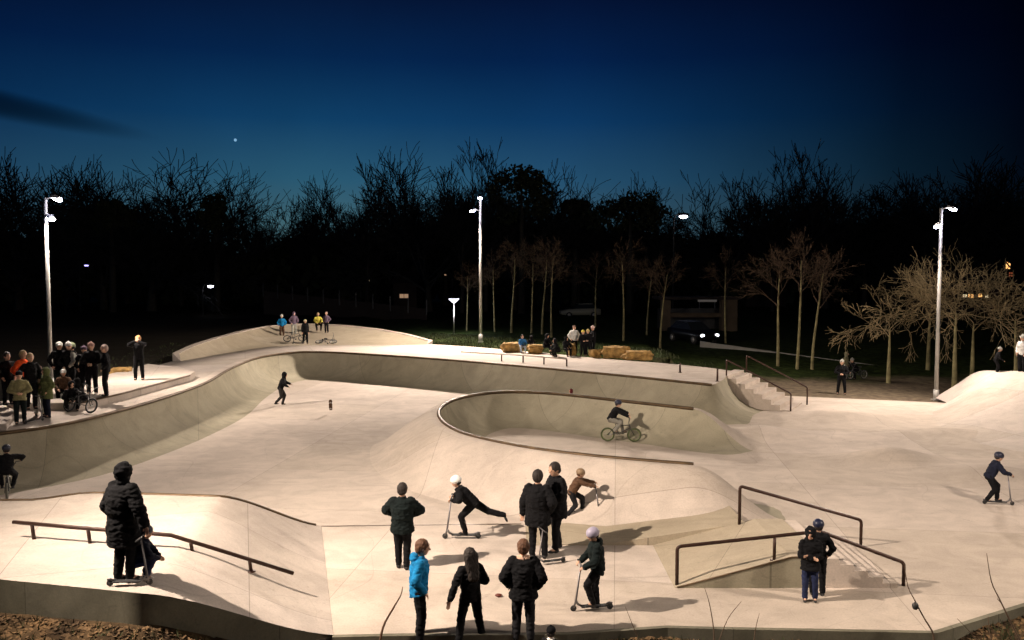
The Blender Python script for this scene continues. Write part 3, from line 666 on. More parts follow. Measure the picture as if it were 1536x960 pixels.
# mid-distance street trees, dimly lit
mid = [tree_proto(51, 8, .11, .88, (4, 4, 3), .55, .02, 3, .010, M_BARKG, M_TWIG, 8, name='street_tree', first=.66, lim=.20),
       tree_proto(52, 8, .12, .85, (4, 4, 3), .6, .0, 3, .010, M_BARKG, M_TWIG, 8, name='street_tree', first=.62, lim=.22)]
mu = [False, False]
ml = [(742, 497, 66, 7.5, 0, 'thin bare tree directly right of the middle floodlight pole'), (767, 500, 66, 8.5, 1, 'second thin bare tree right of the middle floodlight pole'), (797, 503, 65, 8, 0, 'third thin bare tree right of the middle floodlight pole'), (813, 503, 64, 8.3, 1, 'left one of the close pair of bare trees behind the bench stones'), (827, 504, 62, 8.6, 0, 'right one of the close pair of bare trees behind the bench stones'),
      (893, 500, 72, 7.6, 1, 'dim thin bare tree behind the group in dark clothes'), (935, 515, 58, 8.2, 0, 'bare tree behind the long yellow stone'), (970, 508, 66, 7.4, 1, 'dim bare tree right of the long yellow stone'), (990, 522, 56, 7.2, 1, 'bare tree with a crooked top beside the dark low building'), (1088, 528, 60, 8.0, 0, 'dim bare tree left of the long low white wall'),
      (1167, 540, 51, 8.6, 1, 'first of three bare trees growing by the low white wall'), (1196, 543, 50, 9.6, 0, 'middle of three bare trees growing by the low white wall'), (1218, 546, 50, 8.4, 1, 'last of three bare trees growing by the low white wall'), (700, 498, 68, 6.5, 0, 'faint thin tree just left of the middle floodlight pole')]
for px, py, dist, h, k, lab in ml:
    z = GZ(D(px, py, dist).x, dist); x = D(px, py, dist).x; s = h*.86/8
    place(mid[k], mu[k], (x, dist, z), rr_.random()*6.28, s, lab, 'bare street trees behind the deck'); mu[k] = True
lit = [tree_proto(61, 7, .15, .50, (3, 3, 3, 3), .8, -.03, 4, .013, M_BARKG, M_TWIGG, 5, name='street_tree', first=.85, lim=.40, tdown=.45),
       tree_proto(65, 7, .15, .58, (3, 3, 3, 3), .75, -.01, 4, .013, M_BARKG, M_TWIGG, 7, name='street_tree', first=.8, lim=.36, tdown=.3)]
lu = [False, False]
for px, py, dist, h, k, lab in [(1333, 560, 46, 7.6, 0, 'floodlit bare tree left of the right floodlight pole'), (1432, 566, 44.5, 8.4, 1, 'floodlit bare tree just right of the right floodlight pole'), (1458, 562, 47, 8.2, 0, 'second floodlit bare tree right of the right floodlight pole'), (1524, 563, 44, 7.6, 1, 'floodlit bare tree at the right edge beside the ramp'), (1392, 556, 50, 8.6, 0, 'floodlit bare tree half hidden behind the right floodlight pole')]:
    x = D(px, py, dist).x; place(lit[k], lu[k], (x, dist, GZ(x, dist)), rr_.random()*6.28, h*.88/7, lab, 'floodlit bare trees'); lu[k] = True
# ---- background lamps
M_WHITEL = mat('white_light', (.8, .8, .9), .3, 0, 1, emit=(.85, .85, 1), es=14)
M_ORL = mat('orange_window_light', (.9, .5, .2), .3, 0, 1, emit=(1, .5, .16), es=2.2)
M_WL = mat('pale_window_light', (.9, .8, .6), .3, 0, 1, emit=(1, .82, .5), es=1.4)
M_DARK = mat('dark_paint', (.03, .03, .03), .5, .2, 5)
# park lamp with a cone head
pk = W(681, 500, 1.25); pk = V((pk.x, pk.y, GZ(pk.x, pk.y))); hz_ = D(681, 448, pk.y).z-pk.z
t = thing('park_lamp', 'short park lamp with a glowing white cone head left of the middle floodlight', 'lamp', pk)
bm = bmesh.new(); tube(bm, (0, 0, 0), (0, 0, hz_-.25), .06, .05, 10); obj('pole', bm, M_POLE, t)
bm = bmesh.new(); tube(bm, (0, 0, hz_-.3), (0, 0, hz_), .10, .42, 16); hd = obj('lamp_shade', bm, mat('park_lamp_glass', (.8, .8, .9), .3, 0, 1, emit=(.85, .85, 1), es=5), t)
bm = bmesh.new(); tube(bm, (0, 0, hz_), (0, 0, hz_+.06), .46, .2, 16); obj('cap', bm, M_LAMPH, t)
l = bpy.data.lights.new('lamp_light', 'POINT'); l.energy = 260; l.color = (.9, .92, 1); l.shadow_soft_size = .2; o = bpy.data.objects.new('lamp_light', l); o.location = (0, 0, hz_-.75); o.location.y = -.5; link(o, t)
def street_lamp(px, py, dist, size, label, arm=1, mt_=None):
    h = D(px, py, dist); z0 = 1.0 if dist > 60 else GZ(h.x, dist); t = thing('street_lamp', label, 'street lamp', (h.x-arm*.9, dist, z0)); H = h.z-z0
    bm = bmesh.new(); path(bm, [(0, 0, -.2), (0, 0, H-.5), (arm*.12, 0, H+.05), (arm*.5, 0, H+.28), (arm*.95, 0, H+.12)], [.09, .07, .06, .05, .045], 7); obj('pole', bm, M_DARK, t)
    bm = bmesh.new(); ell(bm, (arm*.9, 0, H+.12), (size*1.25, size, size*.5)); hh = obj('lamp_head', bm, M_DARK, t); bm = bmesh.new(); ell(bm, (arm*.9, -.06, H-.02), (size, size*.8, size*.55)); obj('lens', bm, mt_ or M_WHITEL, hh)
street_lamp(1025, 324, 84, .42, 'curved street lamp with a bright white head in the sky gap right of centre')
street_lamp(130, 398, 105, .26, 'tiny bluish lamp in the dark trees near the left floodlight pole', 1, mat('blue_light', (.5, .5, 1), .3, 0, 1, emit=(.45, .4, 1), es=3))
street_lamp(316, 429, 95, .33, 'small bright white lamp in the dark left of the banked turn')
street_lamp(2, 403, 120, .2, 'tiny orange lamp at the left edge of the photo', 1, M_ORL)
street_lamp(552, 421, 110, .2, 'tiny pale yellow lamp in the dark above the banked turn', 1, M_WL)
street_lamp(668, 412, 112, .18, 'faint small lamp in the dark above the park lamp', -1, mat('dim_window', (.8, .5, .3), .3, 0, 1, emit=(1, .6, .35), es=.35))
# planet in the sky
bm = bmesh.new(); ell(bm, (0, 0, 0), (2.7, 2.7, 2.7)); tag(obj('planet', bm, mat('planet_light', (.6, .8, 1), .5, 0, 1, emit=(.25, .5, .75), es=1.0), loc=D(353, 210, 1600)), 'single bright planet low in the blue night sky', 'planet')
# ---- houses far right with lit windows
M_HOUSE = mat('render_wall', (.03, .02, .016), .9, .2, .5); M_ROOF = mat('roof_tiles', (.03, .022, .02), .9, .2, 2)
def house(px0, px1, py_b, py_t, dist, label, wins, roofh=2.2):
    a = D(px0, py_b, dist); b = D(px1, py_b, dist); t = D(px0, py_t, dist); cx = (a.x+b.x)/2; wd = b.x-a.x; h = max(2.6, t.z-1.0); r = thing('house', label, 'house', (cx, dist+4, 1.0))
    bm = bmesh.new(); box(bm, (0, 0, h/2), (wd, 8, h)); obj('wall', bm, M_HOUSE, r, False)
    bm = bmesh.new(); vs = [bm.verts.new(p) for p in ((-wd/2-.3, -4.4, h+.003), (wd/2+.3, -4.4, h+.003), (wd/2+.3, 4.4, h+.003), (-wd/2-.3, 4.4, h+.003), (-wd/2, 0, h+roofh), (wd/2, 0, h+roofh))]
    for f in ((0, 1, 5, 4), (1, 2, 5), (2, 3, 4, 5), (3, 0, 4), (3, 2, 1, 0)): bm.faces.new([vs[i] for i in f])
    rf = obj('roof', bm, M_ROOF, r, False); bm = bmesh.new(); box(bm, (wd*.25, .3, h+roofh-.1), (.6, .6, 1.2)); obj('chimney', bm, M_HOUSE, rf, False)
    for (px, py, w_, h_, m) in wins:
        c = D(px, py, dist-.05); bm = bmesh.new(); fw = .07
        for q, s_ in (((0, 0, h_/2+fw/2), (w_+2*fw, .12, fw)), ((0, 0, -h_/2-fw/2), (w_+2*fw, .12, fw)), ((-w_/2-fw/2, 0, 0), (fw, .12, h_)), ((w_/2+fw/2, 0, 0), (fw, .12, h_)), ((0, 0, 0), (.05, .1, h_))): box(bm, V((c.x-cx, -4.06, c.z-1.0))+V(q), s_)
        f = obj('window', bm, M_DARK, r, False); bm = bmesh.new(); box(bm, V((c.x-cx, -4.02, c.z-1.0)), (w_, .04, h_)); obj('pane', bm, m, f, False)
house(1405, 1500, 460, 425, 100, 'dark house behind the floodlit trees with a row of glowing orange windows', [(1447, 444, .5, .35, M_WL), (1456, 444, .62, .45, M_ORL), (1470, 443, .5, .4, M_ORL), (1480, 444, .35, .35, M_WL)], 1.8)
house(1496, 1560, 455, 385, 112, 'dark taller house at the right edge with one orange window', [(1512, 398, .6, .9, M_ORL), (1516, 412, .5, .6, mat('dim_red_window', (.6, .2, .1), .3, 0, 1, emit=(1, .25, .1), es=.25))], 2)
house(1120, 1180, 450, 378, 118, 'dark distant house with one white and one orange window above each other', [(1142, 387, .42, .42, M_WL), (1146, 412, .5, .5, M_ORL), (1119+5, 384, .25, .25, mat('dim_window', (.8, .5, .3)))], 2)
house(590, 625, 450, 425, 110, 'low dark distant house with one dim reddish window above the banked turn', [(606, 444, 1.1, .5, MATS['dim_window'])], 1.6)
# ---- dim low building behind the trees, with a white sign
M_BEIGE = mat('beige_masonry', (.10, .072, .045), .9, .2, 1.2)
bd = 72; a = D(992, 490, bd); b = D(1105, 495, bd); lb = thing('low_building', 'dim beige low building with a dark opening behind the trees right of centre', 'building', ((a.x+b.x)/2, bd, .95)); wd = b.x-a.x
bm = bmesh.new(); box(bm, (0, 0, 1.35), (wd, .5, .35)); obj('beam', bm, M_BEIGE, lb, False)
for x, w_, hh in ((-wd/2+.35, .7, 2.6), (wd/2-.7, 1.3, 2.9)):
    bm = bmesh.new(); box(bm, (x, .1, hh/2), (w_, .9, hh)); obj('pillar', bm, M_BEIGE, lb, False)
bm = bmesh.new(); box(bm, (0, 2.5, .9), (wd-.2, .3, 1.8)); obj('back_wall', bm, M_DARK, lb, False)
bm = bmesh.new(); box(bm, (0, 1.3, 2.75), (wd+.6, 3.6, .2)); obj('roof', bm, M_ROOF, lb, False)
sg = D(1061, 450, 78); t = thing('sign', 'small blank white sign board on posts above the low building', 'sign', (sg.x, 78, .95)); h_ = sg.z-.95
bm = bmesh.new(); box(bm, (0, 0, h_), (1.7, .06, .34)); obj('board', bm, mat('sign_white_glow', (.75, .72, .65), .6, .05, 3, emit=(1, .85, .7), es=.06), t, False)  # faint emission brightens the board, there is no lamp in it
for sx_ in (-.7, .7):
    bm = bmesh.new(); tube(bm, (sx_, .06, 0), (sx_, .06, h_+.1), .04, n=6); obj('post', bm, M_POLE, t)
# low wall in one even pale tone
wl = [D(1050, 512, 58), D(1180, 530, 55), D(1322, 549, 51)]
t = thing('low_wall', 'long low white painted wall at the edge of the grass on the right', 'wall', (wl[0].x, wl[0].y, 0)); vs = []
o_ = V((wl[0].x, wl[0].y, 0)); M_WW = mat('pale_wall_concrete', (.30, .29, .25), .7, .12, 2)
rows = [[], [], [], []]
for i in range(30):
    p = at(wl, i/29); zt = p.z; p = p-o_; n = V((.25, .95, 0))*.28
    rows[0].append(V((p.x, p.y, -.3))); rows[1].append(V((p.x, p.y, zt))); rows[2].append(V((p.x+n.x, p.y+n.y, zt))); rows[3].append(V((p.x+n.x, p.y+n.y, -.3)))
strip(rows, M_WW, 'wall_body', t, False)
# dim long wall with fence posts on the left of centre
t = thing('fence', 'faint long fence and low wall in the dark above the banked turn', 'fence', (0, 0, 0))
fa, fb = D(395, 432, 96), D(640, 458, 84); bm = bmesh.new(); rows = [[], [], []]
for i in range(21):
    p = fa.lerp(fb, i/20); rows[0].append(V((p.x, p.y, .5))); rows[1].append(V((p.x, p.y, p.z-.35))); rows[2].append(V((p.x, p.y+.3, p.z-.35)))
strip(rows, MATS['render_wall'], 'wall_panel', t, False)
for i in range(0, 21, 2):
    p = fa.lerp(fb, i/20); bm = bmesh.new(); box(bm, (p.x, p.y-.1, p.z-.2), (.12, .12, 1.5)); obj('post', bm, M_DARK, t, False)
# ---- cars
def car(loc, rzv, col, label, lights=False, s=1.0):
    r = thing('parked_car', label, 'car', loc, rzv); mb2 = mat('car_paint_'+str(col[0]), col, .3, .03, 2, spec=.6); gl = mat('car_glass', (.02, .025, .03), .1, 0, 1); bl_ = mat('tyre_rubber', (.02, .02, .02), .8, .1, 9)
    sect = [(-2.1, .35, .75, .70), (-2.05, .3, .92, .80), (-1.3, .28, .98, .86), (-.9, .28, .97, .87), (.7, .28, .95, .87), (1.5, .3, .85, .83), (2.0, .33, .72, .74), (2.12, .38, .6, .62)]
    bm = bmesh.new(); rows = []
    for x, zb, zt, hw in sect: rows.append([bm.verts.new(v) for v in ((x, -hw*.93, zb), (x, -hw, (zb+zt)/2), (x, -hw*.94, zt), (x, hw*.94, zt), (x, hw, (zb+zt)/2), (x, hw*.93, zb))])
    for a, b in zip(rows, rows[1:]):
        for k in range(6): bm.faces.new((a[k], a[(k+1) % 6], b[(k+1) % 6], b[k]))
    bm.faces.new(rows[0]); bm.faces.new(rows[-1][::-1]); obj('body', bm, mb2, r)
    bm = bmesh.new(); vs = [bm.verts.new(v) for v in ((-1.75, -.78, .95), (1.0, -.78, .93), (1.0, .78, .93), (-1.75, .78, .95), (-1.2, -.6, 1.42), (.25, -.6, 1.44), (.25, .6, 1.44), (-1.2, .6, 1.42))]
    for f in ((0, 1, 5, 4), (1, 2, 6, 5), (2, 3, 7, 6), (3, 0, 4, 7)): bm.faces.new([vs[i] for i in f])
    obj('windows', bm, gl, r, False)
    bm = bmesh.new(); box(bm, (-.48, 0, 1.45), (1.5, 1.22, .05)); obj('roof', bm, mb2, r, False)
    for x in (-1.3, 1.35):
        for y in (-.8, .8):
            bm = bmesh.new(); tube(bm, (x, y-.1, .31), (x, y+.1, .31), .31, n=18); wlh = obj('wheel', bm, bl_, r); bm = bmesh.new(); tube(bm, (x, y-.11, .31), (x, y+.11, .31), .19, n=12); obj('rim', bm, M_POLE, wlh)
    for y in (-.58, .58):
        bm = bmesh.new(); ell(bm, (2.06, y, .62), (.08, .17, .11)); obj('headlight', bm, mat('headlight_on', (1, 1, 1), .2, 0, 1, emit=(.9, .92, 1), es=5) if lights else M_LAMPH, r)
    return r
cx = D(870, 474, 92); car((cx.x, 92, 1.0), R(188), (.30, .29, .22), 'pale parked car seen side on through the thin trees')
cx = D(1048, 520, 59.5); car((cx.x-.2, 60.6, gz(cx.x, 60)), R(-68), (.006, .006, .007), 'dark car facing the park with both headlights on', True)
# ---- yellow stones on the deck
def stone(px, py, z, sx, sy, sz, label, rot=0, seed=0, lumps=None, loc=None):
    p = loc or W(px, py, z); bm = bmesh.new(); bmesh.ops.create_cube(bm, size=1.0); bmesh.ops.subdivide_edges(bm, edges=bm.edges, cuts=11, use_grid_fill=True)
    for v in bm.verts:
        q = v.co.copy(); l = q.length; sph = q.normalized()*.62; q = q.lerp(sph, .35); q += q.normalized()*(noise.noise(q*2.2+V((seed*7.1, 0, 0)))*.2+abs(noise.noise(q*5.5+V((0, seed*3.1, 0))))*-.14+noise.noise(q*11)*.04)
        v.co = V((q.x*sx, q.y*sy, max(-.01, (q.z+.5)*sz*.85)))
    o = obj('boulder', bm, mat('yellow_sandstone', (.30, .18, .055), .9, .45, 5, .9), loc=(p.x, p.y, p.z)); o.rotation_euler = (0, 0, rot); tag(o, label, 'boulder', 'yellow stones used as seats')
stone(768, 528, ZD, 1.05, .7, .62, 'yellow seat stone leftmost on the back deck', .2, 1)
stone(803, 530, ZD, .85, .7, .58, 'yellow seat stone between the two leftmost seated people on the back deck', .1, 2)
stone(857, 533, ZD, .4, .5, .8, 'narrow upright yellow stone beside the white jacket person', .1, 3)
stone(893, 536, ZD, .6, .6, .5, 'small yellow stone just right of the dark group on the back deck', .3, 4)
stone(925, 537, ZD, 1.4, .8, .72, 'big lumpy yellow stone left part of the long pair on the back deck', -.1, 5)
stone(957, 540, ZD, 1.4, .7, .55, 'flat long yellow stone at the right end of the back deck', -.1, 6)
stone(181, 566, ZD, .85, .7, .5, 'rounded yellow stone behind the crowd on the left deck', .2, 7, loc=V((D(181, 562, 37.6).x, 37.6, ZD+.0)))
# ---- foreground bare saplings growing from the soil
def sapling(pts, d0, r0, label, side=(), m=None, name='bare_sapling'):
    P = [D(px, py, dd) for px, py, dd in pts]; b = P[0]; base = V((b.x, b.y, gz(b.x, b.y)-.05)); root = thing(name, label, 'sapling', base)
    Q = cat_rom([base]+P, 4) if (P[0]-base).length > .15 else cat_rom(P, 4); bm = bmesh.new(); path(bm, [q-base for q in Q], [r0*(1-.75*i/(len(Q)-1)) for i in range(len(Q))], 6)
    obj('stem', bm, m or M_TWIG, root)
    for s_ in side:
        S = [D(*s) for s in s_]; bm = bmesh.new(); path(bm, [q-base for q in cat_rom(S, 3)], .006, 5); obj('twig', bm, m or M_TWIG, root)
y_ = 13.4
sapling([(1400, 952, 14.1), (1385, 925, 14.1), (1372, 900, 14.1), (1362, 880, 14.1), (1356, 845, 14.1)], 0, .018, 'thin curved sapling in front of the end of the near handrail', [[(1378, 912, 14.1), (1371, 905, 14.05)]])
bm = bmesh.new(); q = D(1373, 909, 14.1); sp_ = [o for o in C.objects if o.name.startswith('bare_sapling')][0]
ell(bm, q-sp_.location, (.055, .05, .065)); obj('bud', bm, M_DARK, sp_)
sapling([(1536, 975, 13.7), (1512, 925, 13.7), (1500, 900, 13.7), (1487, 872, 13.7), (1480, 830, 13.7)], 0, .02, 'tallest bare sapling at the lower right in front of the pale floor', [[(1502, 905, 13.7), (1496, 898, 13.65)]])
sapling([(1475, 975, 13.5), (1455, 948, 13.5), (1436, 928, 13.5)], 0, .014, 'short bare twig at the lower right left of the tallest sapling', [[(1490, 975, 13.5), (1484, 945, 13.5), (1482, 925, 13.5)]])
sapling([(1072, 975, 13.9), (1070, 940, 13.9), (1064, 905, 13.9), (1057, 882, 13.9)], 0, .014, 'thin bare twig standing left of the child below the stairs', [])
sapling([(1078, 965, 13.9), (1092, 928, 13.9), (1112, 902, 13.9)], 0, .012, 'slanting bare twig leaning to the right below the stairs', [])
sapling([(1130, 975, 13.8), (1133, 945, 13.8), (1139, 920, 13.8)], 0, .012, 'short thin twig below the child at the stairs', [])
sapling([(965, 975, 13.9), (952, 945, 13.9), (938, 910, 13.9)], 0, .012, 'faint short twig at the front kerb right of the scooter child', [])
sapling([(568, 975, 14.0), (575, 940, 14.0), (590, 912, 14.0), (601, 893, 14.0), (604, 880, 14.0)], 0, .026, 'thick bent brown stick rising left of the child in the blue jacket', [], mat('brown_stick', (.11, .06, .035), .9, .3, 6))
# fallen leaf on the floor
bm = bmesh.new(); ell(bm, (0, 0, .03), (.07, .05, .03)); tag(obj('drink_can', bm, mat('red_brown', (.12, .03, .02), .6, .2, 4), loc=W(748, 895)), 'small crumpled reddish brown litter on the floor between two standing people', 'litter')
# ============================================================ PEOPLE
def cloth(name, col, var=.25): return mat('cloth_'+name, col, .92, var, 9, .5, spec=.15, bscale=14)
BLACK = cloth('black', (.006, .006, .007)); NAVY = cloth('navy', (.010, .012, .024)); DARKG = cloth('charcoal', (.014, .014, .016)); OLIVE = cloth('olive', (.10, .115, .045)); KHAKI = cloth('khaki', (.22, .20, .10))
BLUE = cloth('bright_blue', (.010, .17, .38)); ORANGE = cloth('orange_red', (.75, .09, .02)); WHITE = cloth('white', (.65, .65, .62)); GREYC = cloth('pale_grey', (.33, .33, .29)); YELLOW = cloth('yellow', (.55, .48, .08)); BLUEJ = cloth('denim', (.018, .024, .06)); GREENC = cloth('pale_green', (.42, .50, .30)); BROWNC = cloth('brown', (.09, .05, .03)); MAROON = cloth('maroon', (.08, .012, .015)); TURQ = cloth('teal_black', (.006, .010, .010)); PINK = cloth('dusty_pink', (.33, .20, .17)); GOLDC = cloth('orange_fur', (.75, .33, .10)); PURP = cloth('purple_grey', (.14, .10, .14))
SKIN = mat('skin', (.52, .31, .21), .6, .1, 12); HAIRD = mat('dark_hair', (.018, .012, .009), .7, .3, 20, .3); HAIRB = mat('brown_hair', (.10, .045, .022), .7, .3, 20, .3); HAIRL = mat('fair_hair', (.35, .24, .12), .7, .3, 20, .3); HELW = mat('white_helmet', (.75, .75, .72), .35, .05, 4); HELD = mat('dark_helmet', (.02, .022, .04), .35, .1, 4); HELG = mat('lilac_grey_helmet', (.34, .31, .40), .4, .1, 4)
SHOE = mat('dark_shoe', (.015, .014, .014), .7, .2, 8); SHOEW = mat('pale_shoe', (.6, .55, .5), .7, .2, 8); EYE = mat('eye', (.02, .015, .012), .3, 0, 1); LIP = mat('lips', (.35, .12, .10), .6, .1, 8)
PENDING = []
def vox(name, bm, m, parent, voxel, smooth=3):
    me = bpy.data.meshes.new(name); bmesh.ops.recalc_face_normals(bm, faces=bm.faces); bm.to_mesh(me); bm.free(); me.materials.append(m)
    o = bpy.data.objects.new(name, me); link(o, parent)
    r = o.modifiers.new('r', 'REMESH'); r.mode = 'VOXEL'; r.voxel_size = voxel; r.use_smooth_shade = True
    s = o.modifiers.new('s', 'SMOOTH'); s.factor = .5; s.iterations = smooth
    PENDING.append(o); return o
def bake():
    dg = bpy.context.evaluated_depsgraph_get(); out = []
    for o in PENDING:
        me = bpy.data.meshes.new_from_object(o.evaluated_get(dg)); out.append(me)
    for o, me in zip(PENDING, out):
        old = o.data; o.modifiers.clear(); nm = old.name; m = old.materials[0]; o.data = me; bpy.data.meshes.remove(old); me.name = nm
        if not me.materials: me.materials.append(m)
        b_ = nm.split('.')[0]; amp, fx, fz = {'jacket': (.016, 7, 13), 'trousers': (.010, 8, 15), 'hair': (.011, 26, 12), 'scarf': (.012, 30, 30), 'beanie': (.004, 40, 10)}.get(b_, (0, 1, 1))
        if amp and len(me.vertices) > 600:
            off_ = V((sum(map(ord, o.parent['label'])) % 97, 0, 0)); nr = [v.normal.copy() for v in me.vertices]
            for v, n_ in zip(me.vertices, nr):
                q = v.co; a_ = noise.noise(V((q.x*fx, q.y*fx, q.z*fz))+off_); b2 = noise.noise(V((q.x*fx*2.3, q.y*fx*2.3, q.z*fz*2.1))+off_*2)
                v.co = q+n_*amp*((1-abs(a_)*2.4)*.55+b2*.7)
        for p in me.polygons: p.use_smooth = True
    PENDING.clear()
def ik(a, b, l1, l2, hint):
    d = b-a; L = min(d.length, (l1+l2)*.995); d = d.normalized(); b = a+d*L; x = (l1*l1-l2*l2+L*L)/(2*L); h = math.sqrt(max(0, l1*l1-x*x)); hn = hint-d*d.dot(hint); hn = hn.normalized() if hn.length > 1e-4 else V((1, 0, 0)); return a+d*x+hn*h, b
def seg(bm, a, b, r1, r2, n=10): tube(bm, a, b, r1, r2, n); ell(bm, a, (r1,)*3, None, 8, 6); ell(bm, b, (r2,)*3, None, 8, 6)
def person(loc, H, face, label, pose=None, top=BLACK, legs=BLACK, coat=0.0, puff=0.0, head='hair', hairm=HAIRD, hatm=BLACK, shoe=SHOE, near=True, group=None, hood=False, hoodm=None, skirt=False, longhair=False, skinvis=True, extras=None, collar=None, cat='person'):
    p = dict(pel=(0, 0, .525), lean=2, twist=0, lf=(.0, .065, .04), rf=(.0, -.065, .04), lh=(.03, .17, .46), rh=(.03, -.17, .46), le=(-1, .6, 0), re=(-1, -.6, 0), lk=(1, .1, 0), rk=(1, -.1, 0), look=(0, 0), toe=0, side=0)
    if pose: p.update(pose)
    k = 1.0/H if p.get('m') else 1.0; T = lambda v: V(v)*k*H
    root = thing('person', label, cat, loc, R(face), group)
    vx = .011 if near else .02
    ln = R(p['lean']); sd = R(p['side']); P = T(p['pel']); S = V((math.sin(ln), math.sin(sd), math.cos(ln)*math.cos(sd))).normalized(); Lf = V((0, 1, 0)); Lf = (Lf-S*S.dot(Lf)).normalized(); Fw = Lf.cross(S)
    tw = Matrix.Rotation(R(p['twist']), 3, S); Ls = tw @ Lf; Fs = tw @ Fw
    hs = 1+max(0, (1.72-H))*.22
    W_ = P+S*.09*H; Ch = P+S*.20*H+Fw*.004*H; Sh = P+S*.285*H; Nk = Sh+S*.018*H; pit, yaw = R(p['look'][0]), R(p['look'][1])
    hd = Matrix.Rotation(yaw, 3, 'Z') @ (Matrix.Rotation(pit, 3, Lf))
    HU = (hd @ (S*.35+V((0, 0, .65)))).normalized(); HF = hd @ Fw if abs(p['lean']) < 30 else hd @ V((1, 0, .0)); HF = (HF-HU*HU.dot(HF)).normalized(); HL = HU.cross(HF)
    Hr = .066*H*hs; Hc = Nk+HU*(.035*H+Hr*.98)+HF*.012*H; RM = Matrix((HF, HL, HU)).transposed()
    sh = {1: Sh+Ls*.098*H-S*.022*H, -1: Sh-Ls*.098*H-S*.022*H}; hp_ = {1: P+Lf*.052*H, -1: P-Lf*.052*H}
    arm, leg = {}, {}
    for s_, h_, e_, f_, k_ in ((1, 'lh', 'le', 'lf', 'lk'), (-1, 'rh', 're', 'rf', 'rk')):
        el_, wr = ik(sh[s_], T(p[h_]), .165*H, .150*H, V(p[e_])); kn, an = ik(hp_[s_], T(p[f_]), .245*H, .243*H, V(p[k_])); arm[s_] = (sh[s_], el_, wr); leg[s_] = (hp_[s_], kn, an)
    # --- body, one continuous surface
    bm = bmesh.new(); ra = .9
    tube(bm, P-S*.01*H, W_, .074*H, .066*H, 12, Ls, .66); tube(bm, W_, Ch, .070*H, .088*H, 12, Ls, .68); tube(bm, Ch, Sh, .088*H, .085*H, 12, Ls, .62); ell(bm, P-S*.01*H, (.056*H, .07*H, .056*H)); tube(bm, sh[1], sh[-1], .035*H, .035*H, 8)
    seg(bm, Sh-S*.01*H, Nk+HU*.04*H, .032*H, .030*H)
    ell(bm, Hc, (Hr*1.0, Hr*.80, Hr*1.12), RM, 14, 10); ell(bm, Hc-HU*Hr*.55+HF*Hr*.22, (Hr*.66, Hr*.60, Hr*.62), RM, 10, 8); tube(bm, Hc+HF*Hr*.9+HU*Hr*.12, Hc+HF*Hr*1.16-HU*Hr*.22, Hr*.09, Hr*.16, 6)
    for s_ in (1, -1): ell(bm, Hc+HL*s_*Hr*.82-HF*Hr*.05-HU*Hr*.05, (Hr*.2, Hr*.1, Hr*.27), RM, 6, 5)
    for s_ in (1, -1):
        a, b, c = arm[s_]; seg(bm, a, b, .034*H, .026*H); seg(bm, b, c, .025*H, .016*H)
        hp2, kn, an = leg[s_]; seg(bm, hp2, kn, .045*H, .033*H); seg(bm, kn, an, .034*H, .022*H); seg(bm, an, an+V((.05*H, 0, -.012*H)), .022*H, .02*H, 6)
        fd = (c-b).normalized(); gd = V((1, 0, 0)) if p.get('grip') else fd; pd = (fd*.6+gd*.4).normalized(); sd_ = pd.cross(Fs if abs(pd.dot(Fs)) < .8 else S).normalized(); nd = pd.cross(sd_)
        pc = c+pd*.030*H; ell(bm, pc, (.030*H, .026*H, .013*H), Matrix((pd, sd_, nd)).transposed(), 8, 6)
        curl = .95 if p.get('grip') else .35; cs = -1 if nd.z > 0 else 1
        for f in range(4):
            q = c+pd*.052*H+sd_*(f-1.5)*.0125*H; L1 = (.024, .027, .025, .02)[f]*H; d1 = (pd*math.cos(curl)+nd*cs*math.sin(curl)); d2 = (pd*math.cos(curl*2.1)+nd*cs*math.sin(curl*2.1))
            seg(bm, q-pd*.01*H, q+d1*L1, .0058*H, .0052*H, 5); seg(bm, q+d1*L1, q+d1*L1+d2*L1*.8, .0052*H, .0045*H, 5)
        seg(bm, c+pd*.018*H-sd_*.018*H, c+pd*.04*H-sd_*.036*H+nd*cs*.008*H, .0075*H, .006*H, 5)
    body = vox('body', bm, SKIN, root, .0085 if near else .018, 2)
    if near:
        for nm, pos, rd, m in (('eye', HL*.34+HF*.90+HU*.08, (.07, .13, .09), EYE), ('eye', -HL*.34+HF*.90+HU*.08, (.07, .13, .09), EYE), ('mouth', HF*.84-HU*.55, (.08, .24, .06), LIP)):
            bm = bmesh.new(); ell(bm, Hc+pos*Hr, tuple(r*Hr for r in rd), RM, 8, 6); obj(nm, bm, m, body)
    # --- trousers
    bm = bmesh.new(); ell(bm, P, (.074*H, .092*H, .080*H), Matrix((Fw, Lf, S)).transposed()); tube(bm, P-S*.02*H, W_, .088*H, .078*H, 12, Ls, .72)
    for s_ in (1, -1):
        a, b, c = leg[s_]; seg(bm, a, b, .063*H, .047*H); seg(bm, b, b.lerp(c, .93), .046*H, .037*H); ell(bm, b.lerp(c, .9), (.037*H, .037*H, .02*H))
    vox('trousers', bm, legs, root, vx, 6 if near else 3)
    # --- shoes
    for s_ in (1, -1):
        a, b, c = leg[s_]; sdn = (c-b).normalized(); fw = V((1, 0, 0)); fw = fw-sdn*fw.dot(sdn)*(.9 if c.z > .12*H and not p.get('m') else 0); 
        if p.get('toes'): fw = V(p['toes'][0 if s_ == 1 else 1])
        fw.normalize(); up = V((0, 1, 0)).cross(fw)*-1; up = up if up.z >= 0 else -up; ofs = (up*-.018*H) if not p.get('toes') else up*-.012*H
        bm = bmesh.new(); Rr = Matrix((fw, up.cross(fw), up)).transposed(); ell(bm, c+ofs-fw*.005*H, (.036*H, .028*H, .026*H), Rr); ell(bm, c+fw*.05*H+ofs*1.15, (.05*H, .027*H, .019*H), Rr); tube(bm, c+ofs, c-sdn*.02*H, .027*H, .027*H)
